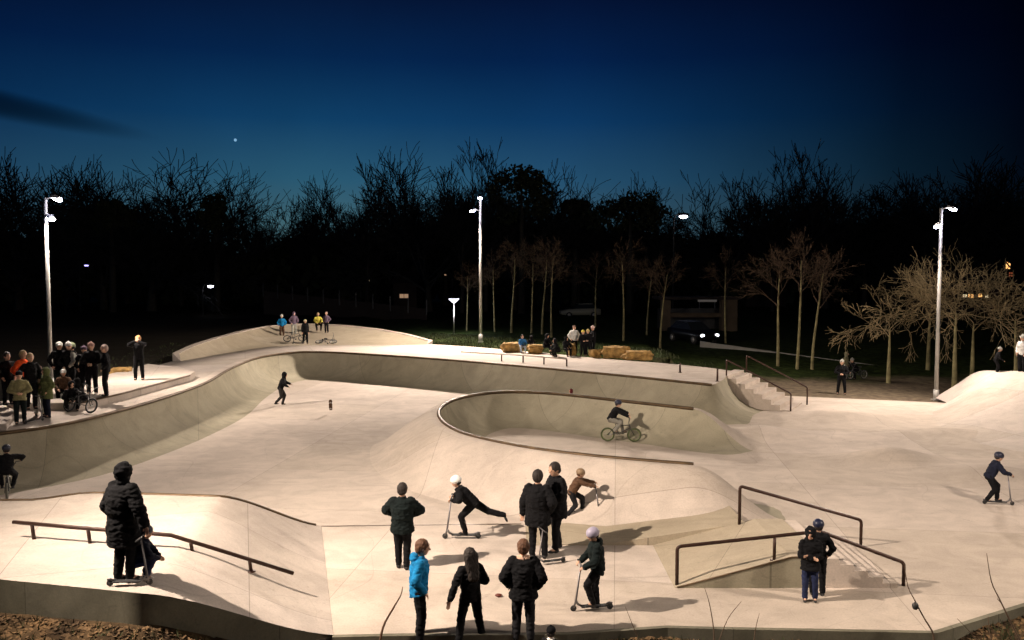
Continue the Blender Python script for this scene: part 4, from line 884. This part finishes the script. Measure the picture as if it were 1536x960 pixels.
        vox('shoe', bm, shoe, root, vx*.9, 2)
    # --- jacket
    g = .012+puff*.016; bm = bmesh.new(); hem = P-S*.02*H-V((0, 0, 1))*coat*H*.0
    tube(bm, W_-S*.02*H, Ch, (.083+g)*H, (.093+g)*H, 14, Ls, .74+puff*.08); tube(bm, Ch, Sh-S*.01*H, (.093+g)*H, (.088+g)*H, 14, Ls, .70); ell(bm, Sh-S*.028*H, ((.060+g*.6)*H, (.118+g*.6)*H, .052*H), Matrix((Fs, Ls, S)).transposed(), 14, 9); ell(bm, Ch, ((.07+g)*H, (.100+g)*H, .10*H), Matrix((Fs, Ls, S)).transposed(), 14, 9); ell(bm, W_, ((.068+g)*H, (.090+g)*H, .10*H), Matrix((Fs, Ls, S)).transposed(), 14, 9)
    tube(bm, P-S*.035*H, W_, (.090+g)*H, (.084+g)*H, 14, Ls, .76)
    if coat > 0:
        mid = (leg[1][0]+leg[-1][0])*.5; kn = (leg[1][1]+leg[-1][1])*.5; dn = (kn-mid).normalized(); tube(bm, P-S*.02*H, mid+dn*coat*H, (.091+g)*H, (.098+g+coat*.06)*H, 14, Lf, .80)
    for s_ in (1, -1):
        a, b, c = arm[s_]; seg(bm, a, b, (.040+g*.42)*H, (.035+g*.45)*H); seg(bm, b, b.lerp(c, .93), (.034+g*.45)*H, (.027+g*.3)*H)
    tube(bm, Sh-S*.03*H, Nk+S*.02*H, .078*H, .042*H, 12); 
    if hood: ell(bm, Sh+S*.02*H-Fs*.05*H, (.045*H, .07*H, .045*H), Matrix((Fs, Ls, S)).transposed())
    if head == 'hood': ell(bm, Hc-HF*Hr*.18+HU*Hr*.06, (Hr*1.12, Hr*1.08, Hr*1.28), RM, 12, 9); tube(bm, Nk, Hc-HF*Hr*.2, .055*H, Hr*.9)
    vox('jacket', bm, top, root, vx, 9 if near else 4)
    if collar: bm = bmesh.new(); ell(bm, Nk-S*.0*H, (.058*H, .068*H, .03*H), Matrix((Fs, Ls, S)).transposed()); vox('scarf', bm, collar, root, vx*.9, 2)
    # --- head wear
    bm = bmesh.new()
    if head in ('hair', 'long'):
        ell(bm, Hc-HF*Hr*.16+HU*Hr*.20, (Hr*1.02, Hr*.92, Hr*1.06), RM, 12, 9); ell(bm, Hc-HF*Hr*.42-HU*Hr*.15, (Hr*.72, Hr*.86, Hr*.8), RM, 10, 8)
        if head == 'long':
            for s_ in (-.5, 0, .5): seg(bm, Hc-HF*Hr*.5+HL*Hr*s_, Sh-Fs*.075*H-S*.10*H+Ls*.05*s_*H, .045*H, .035*H)
        vox('hair', bm, hairm, root, vx*.85, 2)
    elif head in ('beanie', 'helmet', 'cap'):
        m = hatm; up_ = .34 if head != 'helmet' else .30; rr = 1.06 if head != 'helmet' else 1.17
        ell(bm, Hc+HU*Hr*up_-HF*Hr*.06, (Hr*rr*1.04, Hr*rr*.9, Hr*(.88 if head != 'helmet' else .98)), RM, 14, 9)
        if head == 'cap': ell(bm, Hc+HU*Hr*.35+HF*Hr*1.1, (Hr*.6, Hr*.6, Hr*.1), RM, 10, 6)
        if head == 'beanie': ell(bm, Hc+HU*Hr*1.2-HF*Hr*.1, (Hr*.3,)*3)
        if head == 'helmet':
            tube(bm, Hc+HU*Hr*.05-HF*Hr*.06, Hc+HU*Hr*.14-HF*Hr*.06, Hr*1.19, Hr*1.2, 14, HF, .88)
        vox(head if head != 'cap' else 'cap', bm, m, root, vx*.85, 1)
        bm = bmesh.new(); ell(bm, Hc-HF*Hr*.36-HU*Hr*.2, (Hr*.72, Hr*.84, Hr*.7), RM); vox('hair', bm, hairm, root, vx*.85, 1)
    if extras: extras(root, dict(H=H, Ch=Ch, Sh=Sh, P=P, F=Fs, L=Ls, S=S, arm=arm))
    return root
def kickscooter(loc, rz_, label, s=1.0, steer=0, tilt=0, deckm=None):
    M_ALU = mat('scooter_metal', (.16, .15, .15), .4, .1, 6, 0, .6); M_GR = mat('grip_rubber', (.02, .02, .02), .8, .1, 9); M_WH = mat('scooter_wheel', (.03, .03, .03), .6, .1, 9)
    r = thing('kick_scooter', label, 'scooter', loc, rz_); r.rotation_euler = (tilt, 0, rz_); r.scale = (s, s, s)
    bm = bmesh.new(); box(bm, (.0, 0, .085), (.50, .12, .022)); bmesh.ops.bevel(bm, geom=bm.edges[:], offset=.006, segments=1, affect='EDGES'); obj('deck', bm, deckm or M_GR, r, False)
    bm = bmesh.new(); path(bm, [(.22, 0, .085), (.30, 0, .13), (.335, 0, .19)], .022, 8); obj('neck', bm, M_ALU, r)
    bm = bmesh.new(); path(bm, [(.38, 0, .07), (.345, 0, .18), (.25, 0, .86)], [.02, .02, .017], 8); obj('steering_tube', bm, M_ALU, r)
    bm = bmesh.new(); tube(bm, (.25, -.26, .87), (.25, .26, .87), .013, n=8); hb = obj('handlebar', bm, M_ALU, r)
    for y in (-.21, .21): bm = bmesh.new(); tube(bm, (.25, y-.05, .87), (.25, y+.05, .87), .019, n=8); obj('grip', bm, M_GR, hb)
    for x in (-.30, .385):
        bm = bmesh.new(); torus(bm, (x, 0, .058), .042, .016, n=18, m=6); tube(bm, (x, -.012, .058), (x, .012, .058), .034, n=12); obj('wheel', bm, M_WH, r)
    bm = bmesh.new(); path(bm, [(-.22, 0, .10), (-.29, 0, .135), (-.34, 0, .12)], .02, 6); obj('brake', bm, M_ALU, r); return r
def bmx(loc, rz_, label, tyre=(.02, .02, .02), rim=(.3, .3, .3), framec=(.03, .03, .03), tilt=0, s=1.0, pitch=0):
    tm = mat('bike_tyre_%.2f' % tyre[1], tyre, .8, .1, 9); rm = mat('bike_rim_%.2f' % rim[1], rim, .4, .1, 9); fm = mat('bike_frame_%.2f' % framec[1], framec, .4, .1, 9)
    r = thing('bmx_bike', label, 'bicycle', loc); r.rotation_euler = (tilt, pitch, rz_); r.scale = (s, s, s)
    bb, hdt, hdb, st_, ra = V((-.08, 0, .29)), V((.30, 0, .60)), V((.33, 0, .50)), V((-.17, 0, .56)), V((-.46, 0, .255))
    bm = bmesh.new()
    for a, b, rr in ((bb, hdb, .019), (st_, hdt, .017), (bb, st_, .016), (hdt, hdb, .02)): tube(bm, a, b, rr)
    for s_ in (-.05, .05):
        e = V((0, s_, 0)); tube(bm, bb+e*.5, ra+e, .01, n=6); tube(bm, st_+e*.4, ra+e, .009, n=6)
    obj('frame', bm, fm, r)
    bm = bmesh.new()
    for s_ in (-.05, .05): tube(bm, hdb+V((0, s_, -.02)), V((.47, s_, .255)), .012, n=6)
    tube(bm, hdb+V((0, -.05, -.02)), hdb+V((0, .05, -.02)), .014, n=6); obj('fork', bm, fm, r)
    bm = bmesh.new(); path(bm, [(.27, 0, .68), (.28, -.08, .70), (.30, -.2, .90), (.25, -.36, .92)], .012, 6); path(bm, [(.27, 0, .68), (.28, .08, .70), (.30, .2, .90), (.25, .36, .92)], .012, 6); tube(bm, (.30, -.2, .85), (.30, .2, .85), .009, n=6); tube(bm, (.30, 0, .60), (.27, 0, .69), .016); obj('handlebar', bm, fm, r)
    bm = bmesh.new(); tube(bm, st_, (-.19, 0, .66), .012); ell(bm, (-.19, 0, .68), (.13, .055, .028)); obj('saddle', bm, fm, r)
    bm = bmesh.new(); torus(bm, bb+V((0, .04, 0)), .06, .008, n=16, m=5); path(bm, [bb+V((.16, .07, -.02)), bb+V((0, .06, 0)), bb-V((0, .06, 0)), bb+V((-.16, -.07, .02))], .011, 6); box(bm, bb+V((.16, .12, -.02)), (.09, .1, .02)); box(bm, bb+V((-.16, -.12, .02)), (.09, .1, .02)); obj('crank', bm, fm, r)
    for x in (-.46, .47):
        bm = bmesh.new(); torus(bm, (x, 0, .255), .222, .027, n=30, m=7); w_ = obj('wheel', bm, tm, r)
        bm = bmesh.new(); torus(bm, (x, 0, .255), .195, .014, n=28, m=5); tube(bm, (x, -.04, .255), (x, .04, .255), .025)
        for k in range(14): a = k*2*PI/14; tube(bm, (x, (-1)**k*.02, .255), (x+.19*math.cos(a), 0, .255+.19*math.sin(a)), .0035, n=3)
        obj('rim', bm, rm, w_)
    return r
STAND = {}
def off(loc, face, f, l, dz=0):   # a point in the local frame of something
    c, s = math.cos(R(face)), math.sin(R(face)); return V((loc[0]+f*c-l*s, loc[1]+f*s+l*c, loc[2]+dz))
HANDSF = dict(lh=(.12, .05, .60), rh=(.12, -.05, .60), le=(-.4, 1, -.2), re=(-.4, -1, -.2))      # hands at chest, phone or gloves
POCK = dict(lh=(.05, .13, .54), rh=(.05, -.13, .54), le=(-1, 1, 0), re=(-1, -1, 0))
WIDE = dict(lf=(0, .10, .04), rf=(0, -.10, .04))
WALK = dict(lf=(.10, .05, .04), rf=(-.12, -.05, .05), lh=(-.08, .16, .47), rh=(.10, -.15, .49))
SIT = dict(pel=(0, 0, .30), lean=12, lf=(.26, .09, .04), rf=(.28, -.08, .04), lh=(.24, .09, .36), rh=(.25, -.09, .36), le=(0, 1, -.5), re=(0, -1, -.5), lk=(.3, .15, 1), rk=(.3, -.15, 1))
CROUCH = dict(pel=(-.02, 0, .21), lean=28, lf=(.10, .10, .04), rf=(.12, -.09, .04), lh=(.27, .06, .25), rh=(.27, -.06, .25), lk=(1, .3, .6), rk=(1, -.3, .6), le=(0, 1, -.4), re=(0, -1, -.4), look=(-10, 0))
def mix(*ds):
    o = {}; [o.update(d) for d in ds]; return o
# ---------- foreground, left platform
b = W(186, 873, ZP); person(b, 1.84, 62, 'tall person in a long black hooded coat on the front left platform', mix(WIDE, dict(lf=(-.02, .05, .04), rf=(.02, -.05, .04), rh=(.03, -.24, .50), re=(-.5, -1, 0), lh=(.05, .10, .52), lean=3)), BLACK, BLACK, .20, 2.4, 'hood', HAIRD, DARKG)
sc1 = W(192, 878, ZP); kickscooter(V((sc1.x, sc1.y-.02, ZP+.003)), R(6), 'dark scooter at the feet of the tall person on the front left platform', .85)
b = W(211, 872, ZP); person(V((b.x-.12, b.y+.10, ZP)), 1.25, 20, 'small child crouching in dark clothes beside the tall person on the platform', mix(CROUCH), NAVY, BLUEJ, 0, .6, 'helmet', HAIRD, HELD, SHOEW)
# ---------- front row standing on the soil
YF = 14.15; zg = -.14
person(V((D(628, 900, YF).x, YF, zg)), 1.76, 8, 'child in a bright blue hooded jacket seen from the side at the bottom', mix(POCK, dict(look=(10, 0))), BLUE, BLACK, .03, .7, 'hair', HAIRB, hood=True)
person(V((D(706, 900, YF).x, YF, zg)), 1.60, 120, 'person with long dark hair, legs apart, at the bottom of the photo', mix(dict(lf=(.02, .13, .04), rf=(-.02, -.13, .04), lh=(.0, .26, .46), rh=(.12, -.10, .62), le=(-.3, 1, 0))), BLACK, BLACK, .04, .5, 'long', HAIRD)
person(V((D(785, 900, YF).x, YF, zg)), 1.75, 86, 'person in a wide black parka with pale collar seen from behind', mix(POCK, WIDE, dict(lf=(0, .07, .04), rf=(0, -.07, .04))), BLACK, DARKG, .07, 1.9, 'hair', HAIRB, collar=cloth('pale_fur', (.55, .36, .26)))
person(V((D(826, 950, 13.75).x, 13.75, D(826, 946, 13.75).z-1.04)), 1.08, 70, 'top of a dark hatted head peeping in at the bottom edge of the photo', {}, DARKG, BLACK, 0, .5, 'beanie', HAIRD, BLACK, collar=WHITE)
# ---------- middle group
b = W(604, 853); person(b, 1.76, 88, 'adult in a dark jacket seen from behind alone on the floor left of centre', mix(HANDSF, dict(le=(-.2, 1.6, -.1), re=(-.2, -1.6, -.1), lh=(.13, .09, .60), rh=(.13, -.09, .60), lf=(.03, .05, .04), rf=(-.03, -.05, .04))), TURQ, BLACK, .08, 1.9, 'hair', HAIRD)
# kick pushing scooter rider, facing left
b = W(697, 808); kickscooter(V((b.x-.02, b.y, 0)), R(180), 'scooter ridden to the left by the child in the white helmet', 1.1)
person(V((b.x, b.y, .0)), 1.62, 180, 'child in a white helmet bent over and kicking one leg back on a scooter', dict(m=True, grip=True, pel=(-.20, 0, .82), lean=46, lf=(-.02, .03, .155), rf=(-.92, -.06, .52), rk=(.8, 0, -.6), lh=(.25, .20, .94), rh=(.25, -.2, .94), le=(-.2, .9, -.4), re=(-.2, -.9, -.4), look=(-8, 0), toes=((1, 0, 0), (-.45, 0, -.9))), BLACK, BLACK, 0, .7, 'helmet', HAIRD, HELW)
b = V((D(806, 840, 18.0).x, 18.0, 0)); person(b, 1.88, 75, 'broad adult in a black coat, left one of the two talking in the centre', mix(POCK, dict(lh=(.05, .18, .49), lf=(0, .06, .04), rf=(.02, -.08, .04))), BLACK, BLACK, .13, 2.2, 'hair', HAIRD)
b = V((D(836, 830, 18.5).x, 18.5, 0)); person(b, 1.95, 205, 'taller adult in a dark coat, right one of the two talking in the centre', mix(HANDSF, dict(lf=(.06, .07, .04), rf=(-.06, -.07, .04), look=(12, 10))), BLACK, BLACK, .13, 1.6, 'hair', HAIRD)
b = V((D(846, 852, 17.7).x, 17.7, 0)); kickscooter(off(b, 0, -.25, -.05), R(200), 'dark scooter standing behind the feet of the two talking adults', .85)
b = W(868, 775, .09); kickscooter(V((b.x+.18, b.y, .09)), R(-4), 'scooter held by the child behind the two talking adults', .9)
person(V((b.x-.06, b.y, .09)), 1.30, 0, 'child in a dark top reaching forward to a scooter behind the two adults', dict(m=True, grip=True, pel=(-.12, 0, .60), lean=30, lf=(.16, .05, .13), rf=(-.22, -.05, .06), lh=(.47, .17, .80), rh=(.47, -.17, .78), le=(0, .8, -.6), re=(0, -.8, -.6), look=(-5, 0)), BROWNC, DARKG, 0, .4, 'helmet', HAIRB, mat('tan_helmet', (.25, .17, .10), .5))
b = W(893, 916); kickscooter(V((b.x-.02, b.y+.02, 0)), R(188), 'scooter on the floor under the child in the lilac grey helmet', .98)
person(V((b.x+.0, b.y, 0)), 1.50, 186, 'child in a lilac grey helmet and dark jacket standing on a scooter near the front', dict(m=True, grip=True, pel=(-.04, 0, .80), lean=6, lf=(.05, .06, .155), rf=(-.05, -.10, .07), lh=(.235, .18, .86), rh=(.235, -.18, .86), le=(-.6, .9, -.3), re=(-.6, -.9, -.3), look=(12, 20)), TURQ, BLACK, .05, .9, 'helmet', HAIRD, HELG, hood=True)
# ---------- child at the near stairs
b = W(1214, 901); person(b, 1.36, 255, 'child in a black hooded coat and jeans in front of the near stairs', mix(HANDSF, dict(lh=(.10, -.02, .64), rh=(.11, .02, .62), look=(-2, -10), lf=(.0, .07, .04), rf=(.03, -.06, .04))), BLACK, BLUEJ, .10, 1.1, 'hood', HAIRD, collar=None)
b = V((W(1214, 901).x+.24, W(1214, 901).y+.27, 0)); person(b, 1.42, 75, 'child in a dark blue helmet half hidden behind the child in the black coat', mix(POCK), BLACK, BLACK, 0, .2, 'helmet', HAIRD, mat('navy_helmet', (.012, .016, .04), .4))
# ---------- right scooter rider
b = W(1492, 757); kickscooter(V((b.x+.05, b.y, 0)), R(-12), 'scooter ridden by the child alone on the right floor', .95)
person(V((b.x, b.y, 0)), 1.42, -8, 'child in black riding a scooter alone on the wide floor at the right', dict(m=True, grip=True, pel=(-.16, 0, .74), lean=26, lf=(.06, .03, .15), rf=(-.22, -.04, .13), lh=(.28, .2, .86), rh=(.28, -.2, .84), le=(-.2, .9, -.5), re=(-.2, -.9, -.5)), NAVY, BLACK, 0, .6, 'helmet', HAIRD, HELD)
# ---------- bmx riders
b = W(931, 663.5); bmx(V((b.x, b.y, .02)), R(-6), 'green wheeled bike ridden inside the horseshoe bowl', (.05, .06, .025), (.13, .16, .06), (.03, .03, .03))
person(V((b.x, b.y, .02)), 1.55, -6, 'rider in black bent over a green wheeled bike inside the horseshoe bowl', dict(m=True, grip=True, pel=(-.36, 0, .80), lean=30, lf=(.08, .13, .36), rf=(-.22, -.13, .40), lh=(.25, .33, .97), rh=(.25, -.33, .97), le=(-.2, 1, .1), re=(-.2, -1, .1), lk=(1, .3, .3), rk=(1, -.3, .3), look=(-6, 0)), BLACK, mat('cloth_grey_trousers', (.20, .19, .16), .9), 0, .4, 'helmet', HAIRD, HELD, SHOE)
b = W(12, 748); bmx(V((b.x, b.y, .02)), R(118), 'dark bike ridden at the far left edge of the main bowl', (.10, .10, .08), (.3, .3, .26), (.03, .03, .03))
person(V((b.x, b.y, .02)), 1.5, 118, 'rider in black on a bike at the far left edge of the main bowl', dict(m=True, grip=True, pel=(-.25, 0, .78), lean=34, lf=(.08, .13, .34), rf=(-.2, -.13, .36), lh=(.25, .33, .97), rh=(.25, -.33, .97), le=(-.2, 1, .1), re=(-.2, -1, .1), lk=(1, .3, .3), rk=(1, -.3, .3)), BLACK, BLACK, 0, .5, 'helmet', HAIRD, HELD)
# ---------- rider on foot in the main bowl
b = W(421, 608); person(V((b.x, b.y, .0)), 1.55, 12, 'boy in dark clothes running across the main bowl near its left wall', dict(pel=(0, 0, .50), lean=20, lf=(.05, .05, .05), rf=(-.14, -.05, .08), lh=(.27, .12, .60), rh=(.22, -.14, .56), le=(-.2, 1, -.4), re=(-.2, -1, -.4)), BLACK, cloth('dark_grey', (.03, .028, .027)), 0, .5, 'hood', HAIRD, near=False)
def board(loc, rz_, label, tilt=0):
    r = thing('skateboard', label, 'skateboard', loc); r.rotation_euler = (0, tilt, rz_); bm = bmesh.new(); pts = [(-.40, .13), (-.33, .095), (-.2, .09), (.2, .09), (.33, .095), (.40, .13)]
    rows = [[bm.verts.new((x, y*(1 if abs(x) < .38 else .6), z+dz)) for y in (-.10, .10)] for dz in (0, .012) for x, z in pts]
    for o_ in (0, 6):
        for i in range(5): bm.faces.new((rows[o_+i][0], rows[o_+i][1], rows[o_+i+1][1], rows[o_+i+1][0]))
    for i in range(5):
        for j in (0, 1): bm.faces.new((rows[i][j], rows[i+1][j], rows[i+7][j], rows[i+6][j]))
    for i in (0, 5): bm.faces.new((rows[i][0], rows[i][1], rows[i+6][1], rows[i+6][0]))
    obj('deck', bm, BROWNC, r)
    r.scale = (.72, .72, .72)
    for x in (-.23, .23):
        bm = bmesh.new(); tube(bm, (x, -.08, .045), (x, .08, .045), .012, n=6); box(bm, (x, 0, .068), (.06, .06, .045)); tk = obj('truck', bm, M_POLE, r)
        for y in (-.09, .09): bm = bmesh.new(); tube(bm, (x, y-.017, .027), (x, y+.017, .027), .027, n=10); obj('wheel', bm, SHOEW, tk)
b = W(496, 622); board(V((b.x, b.y, .35)), R(100), 'loose skateboard flying on its end in the middle of the main bowl', R(58))
b = V((D(857, 584, 36.6).x, 36.6, 0)); person(b, 1.0, 200, 'person with dark reddish head peeping over the far rim of the horseshoe bowl', {}, MAROON, BLACK, 0, .4, 'hood', HAIRD, near=False)
# ---------- left crowd on the deck
G = 'crowd standing on the left deck'
ZT = ZD+.27
def crowd(px, py, z, H, face, label, pose=None, **kw):
    b = W(px, py, z); return person(b, H, face, label, pose, near=False, group=kw.pop('group', G), **kw)
crowd(12, 607, ZT, 1.72, -30, 'person in black at the left edge of the left crowd', POCK, coat=.05)
crowd(36, 607, ZT, 1.78, -20, 'adult in an orange red jacket in the left crowd', POCK, top=ORANGE, head='hair', hairm=HAIRL)
crowd(31, 636, ZD, 1.62, -60, 'person in a khaki vest and dark cap at the front of the left crowd', HANDSF, top=KHAKI, legs=TURQ, coat=.08, puff=.6, head='cap')
crowd(47, 614, ZT, 1.78, -40, 'dark clothed adult behind the two green coats of the left crowd', POCK, head='hair', hairm=HAIRL)
crowd(60, 623, ZD+.0, 1.60, -50, 'person in a green parka with face turned, left one of the green pair', HANDSF, top=OLIVE, legs=GREYC, coat=.10, puff=1.2, head='hair', hairm=HAIRB)
crowd(72, 626, ZD+.0, 1.58, 230, 'person in a long olive parka beside the left floodlight pole', POCK, top=OLIVE, legs=NAVY, coat=.14, puff=1.4, head='hood')
crowd(91, 590, ZT, 1.85, -60, 'tall person in black with a white cap right of the left floodlight pole', POCK, head='cap', hatm=WHITE, legs=TURQ, coat=.06)
crowd(104, 590, ZT, 1.84, -40, 'dark clothed person with a pale bare head behind the light grey jacket', POCK, head='beanie', hatm=WHITE)
crowd(111, 589, ZT, 1.80, 200, 'person in a light grey jacket and pale green hat in the left crowd', mix(POCK), top=GREYC, legs=DARKG, puff=.6, head='beanie', hatm=GREENC)
crowd(128, 590, ZT, 1.70, -70, 'dark clothed person with purple grey hood in the left crowd', POCK, head='beanie', hatm=PURP, coat=.05)
crowd(139, 592, ZT, 1.86, -80, 'tall person with a pinkish hat and an orange sleeve in the left crowd', HANDSF, head='beanie', hatm=PINK, legs=BLACK, shoe=SHOEW)
crowd(160, 594, ZT, 1.80, 200, 'person in black at the right end of the left crowd by the yellow stone', POCK, top=BLACK, head='hair', hairm=mat('pinkish_hair', (.30, .20, .17), .7), coat=.03)
crowd(209, 570, ZT, 1.78, -80, 'person holding both hands up at the face, alone on the raised pad', dict(lh=(.13, .035, .88), rh=(.13, -.035, .88), le=(.1, 1, -.5), re=(.1, -1, -.5), lf=(0, .08, .04), rf=(0, -.08, .04)), head='hair', hairm=mat('orange_fair_hair', (.55, .27, .10), .7), group='people alone')
crowd(97, 606, ZD, 1.6, -70, 'child in a white cap sitting at the front of the left crowd', SIT, head='cap', hatm=WHITE, top=BROWNC, legs=BLACK, shoe=SHOEW, group='seated children by the coping')
crowd(121, 596, ZD, 1.7, -80, 'child in black crouching behind the bikes of the left crowd', SIT, head='hair', hairm=HAIRL, group='seated children by the coping')
crowd(108, 616, ZD, 1.55, -60, 'child in black crouching beside the fallen bike at the coping', CROUCH, head='hood', group='seated children by the coping')
crowd(126, 612, ZD, 1.55, 210, 'child in dark clothes kneeling right of the fallen bike at the coping', CROUCH, head='hood', group='seated children by the coping')
b = W(118, 620, ZD); bmx(V((b.x, b.y, ZD+.02)), R(-20), 'small dark bike leaning in front of the left crowd', (.03, .03, .03), (.4, .4, .4), (.05, .05, .05), R(-18))
b = W(50, 634, ZD); kickscooter(V((b.x, b.y, ZD+.003)), R(70), 'small scooter standing among the green coats on the left deck', .9)
# ---------- people on the banked turn
G2 = 'children on the banked turn'
def oncrowd(px, pfeet, dist, H, face, label, pose=None, **kw):
    b = D(px, pfeet, dist); return person(b, H, face, label, pose, near=False, group=kw.pop('group', G2), **kw)
oncrowd(423, 506, 57.0, 1.5, -70, 'child in a blue jacket on the banked turn', POCK, top=BLUE, legs=BROWNC, head='beanie', hatm=WHITE)
oncrowd(441, 504, 58.0, 1.62, -60, 'child in a dark purple grey hoodie on the banked turn', POCK, top=PURP, legs=GREYC, head='hood')
b = W(458, 516, ZD); person(b, 1.55, -60, 'child in black with a pale cap standing in front of the banked turn', mix(WALK), near=False, head='cap', hatm=mat('cream_cap', (.6, .58, .35), .7), group=G2)
kickscooter(V((b.x-.4, b.y-.1, ZD+.003)), R(190), 'pale scooter beside the child in front of the banked turn', .9)
oncrowd(477, 496, 59.0, 1.6, -70, 'child in a yellow jacket sitting on the banked turn', SIT, top=YELLOW, legs=BLACK, head='hair', hairm=HAIRL)
oncrowd(490, 499, 58.5, 1.4, -100, 'child in a grey pink top standing right of the yellow jacket', POCK, top=PURP, legs=DARKG, head='hair', hairm=mat('pinkish_hair', (.3, .2, .17)))
b = W(487, 517, ZD); bmx(V((b.x, b.y, ZD+.08)), R(-10), 'dark bike lying on the deck in front of the banked turn', (.03, .03, .03), (.4, .4, .4), (.05, .05, .05), R(-70))
b = W(437, 517.5, ZD); bmx(V((b.x, b.y+.9, ZD+.12)), R(20), 'dark bike leaning between the two children on the banked turn', (.04, .03, .02), (.3, .25, .2), (.06, .03, .02), R(-35))
# ---------- people on the back deck
G3 = 'people resting on the back deck'
def deckp(px, py, H, face, label, pose, **kw): return crowd(px, py, ZD, H, face, label, pose, group=G3, **kw)
deckp(783, 529, 1.3, -80, 'child in a blue top with pale trousers sitting between the two left yellow stones', SIT, top=cloth('mid_blue', (.03, .14, .34)), legs=cloth('sky_blue', (.35, .42, .5)), head='hair', hairm=HAIRD)
deckp(797, 528, 1.2, 90, 'child in black seated behind the second yellow stone', SIT, head='hood')
deckp(818, 531, 1.45, -30, 'person in black sitting right of the second yellow stone', SIT, head='hood', puff=.6)
deckp(837, 535, 1.5, 200, 'person in black bending low on the back deck', CROUCH, head='hood', puff=.6)
deckp(848, 534, 1.35, -60, 'person in black sitting left of the white jacket', SIT, head='hood', puff=.5)
deckp(861, 532, 1.62, -80, 'person in a white jacket standing on the back deck', POCK, top=WHITE, legs=BLACK, puff=.7, head='hair', hairm=HAIRB)
deckp(874, 534, 1.40, -70, 'person in a black jacket with yellow stripes, left of the pair on the back deck', HANDSF, head='beanie', hatm=YELLOW)
deckp(882, 534, 1.45, -110, 'person in a black jacket and yellow hat, right of the pair on the back deck', HANDSF, head='beanie', hatm=mat('dull_yellow_hat', (.42, .36, .12), .9))
deckp(890, 533, 1.62, 200, 'person in black with a pinkish pale hat at the right of the back deck group', HANDSF, head='beanie', hatm=mat('pale_pink_hat', (.6, .45, .42), .9), coat=.05)
# ---------- right side
b = V((D(1262, 587, 42.6).x, 42.6, gz(D(1262, 587, 42.6).x, 42.6))); person(b, 1.74, 250, 'person in black standing legs apart on the gravel at the right holding something', mix(HANDSF, WIDE), near=False, head='beanie', hatm=GREYC)
b = V((D(1283, 560, 47).x, 47, gz(D(1283, 560, 47).x, 47))); bmx(b+V((.1, 0, .02)), R(200), 'dark bike parked on the gravel behind the standing person on the right', (.03, .03, .03), (.3, .3, .3), (.05, .05, .05))
person(b+V((.15, .35, 0)), 1.55, 200, 'crouching person in dark clothes with a bike on the gravel at the right', mix(CROUCH, dict(pel=(-.05, 0, .34), lean=40)), near=False, top=BLACK, head='beanie', hatm=GREYC)
person(b+V((-.45, .2, 0)), 1.5, -40, 'person in an olive jacket half hidden behind the standing person on the gravel', mix(POCK), near=False, top=cloth('dull_olive', (.16, .15, .09)), legs=GREYC, head='hood')
b = D(1500, 562, 37.9); person(V((b.x, b.y+.3, b.z-.02)), 1.25, -20, 'person in black on top of the right ramp', mix(dict(lean=18, pel=(-.02, 0, .50), lh=(.2, .1, .5), rh=(.2, -.1, .5))), near=False, head='beanie', hatm=GREYC)
kickscooter(V((b.x+.65, b.y+.15, b.z-.0)), R(0), 'scooter held by the person on top of the right ramp', .9)
b = D(1534, 562, 36.9); person(V((b.x+.15, b.y+.3, b.z)), 1.68, 200, 'person in a white jacket on the ramp cut by the right edge of the photo', POCK, near=False, top=WHITE, legs=BLACK, head='beanie', hatm=GREYC, shoe=SHOEW)
bake()
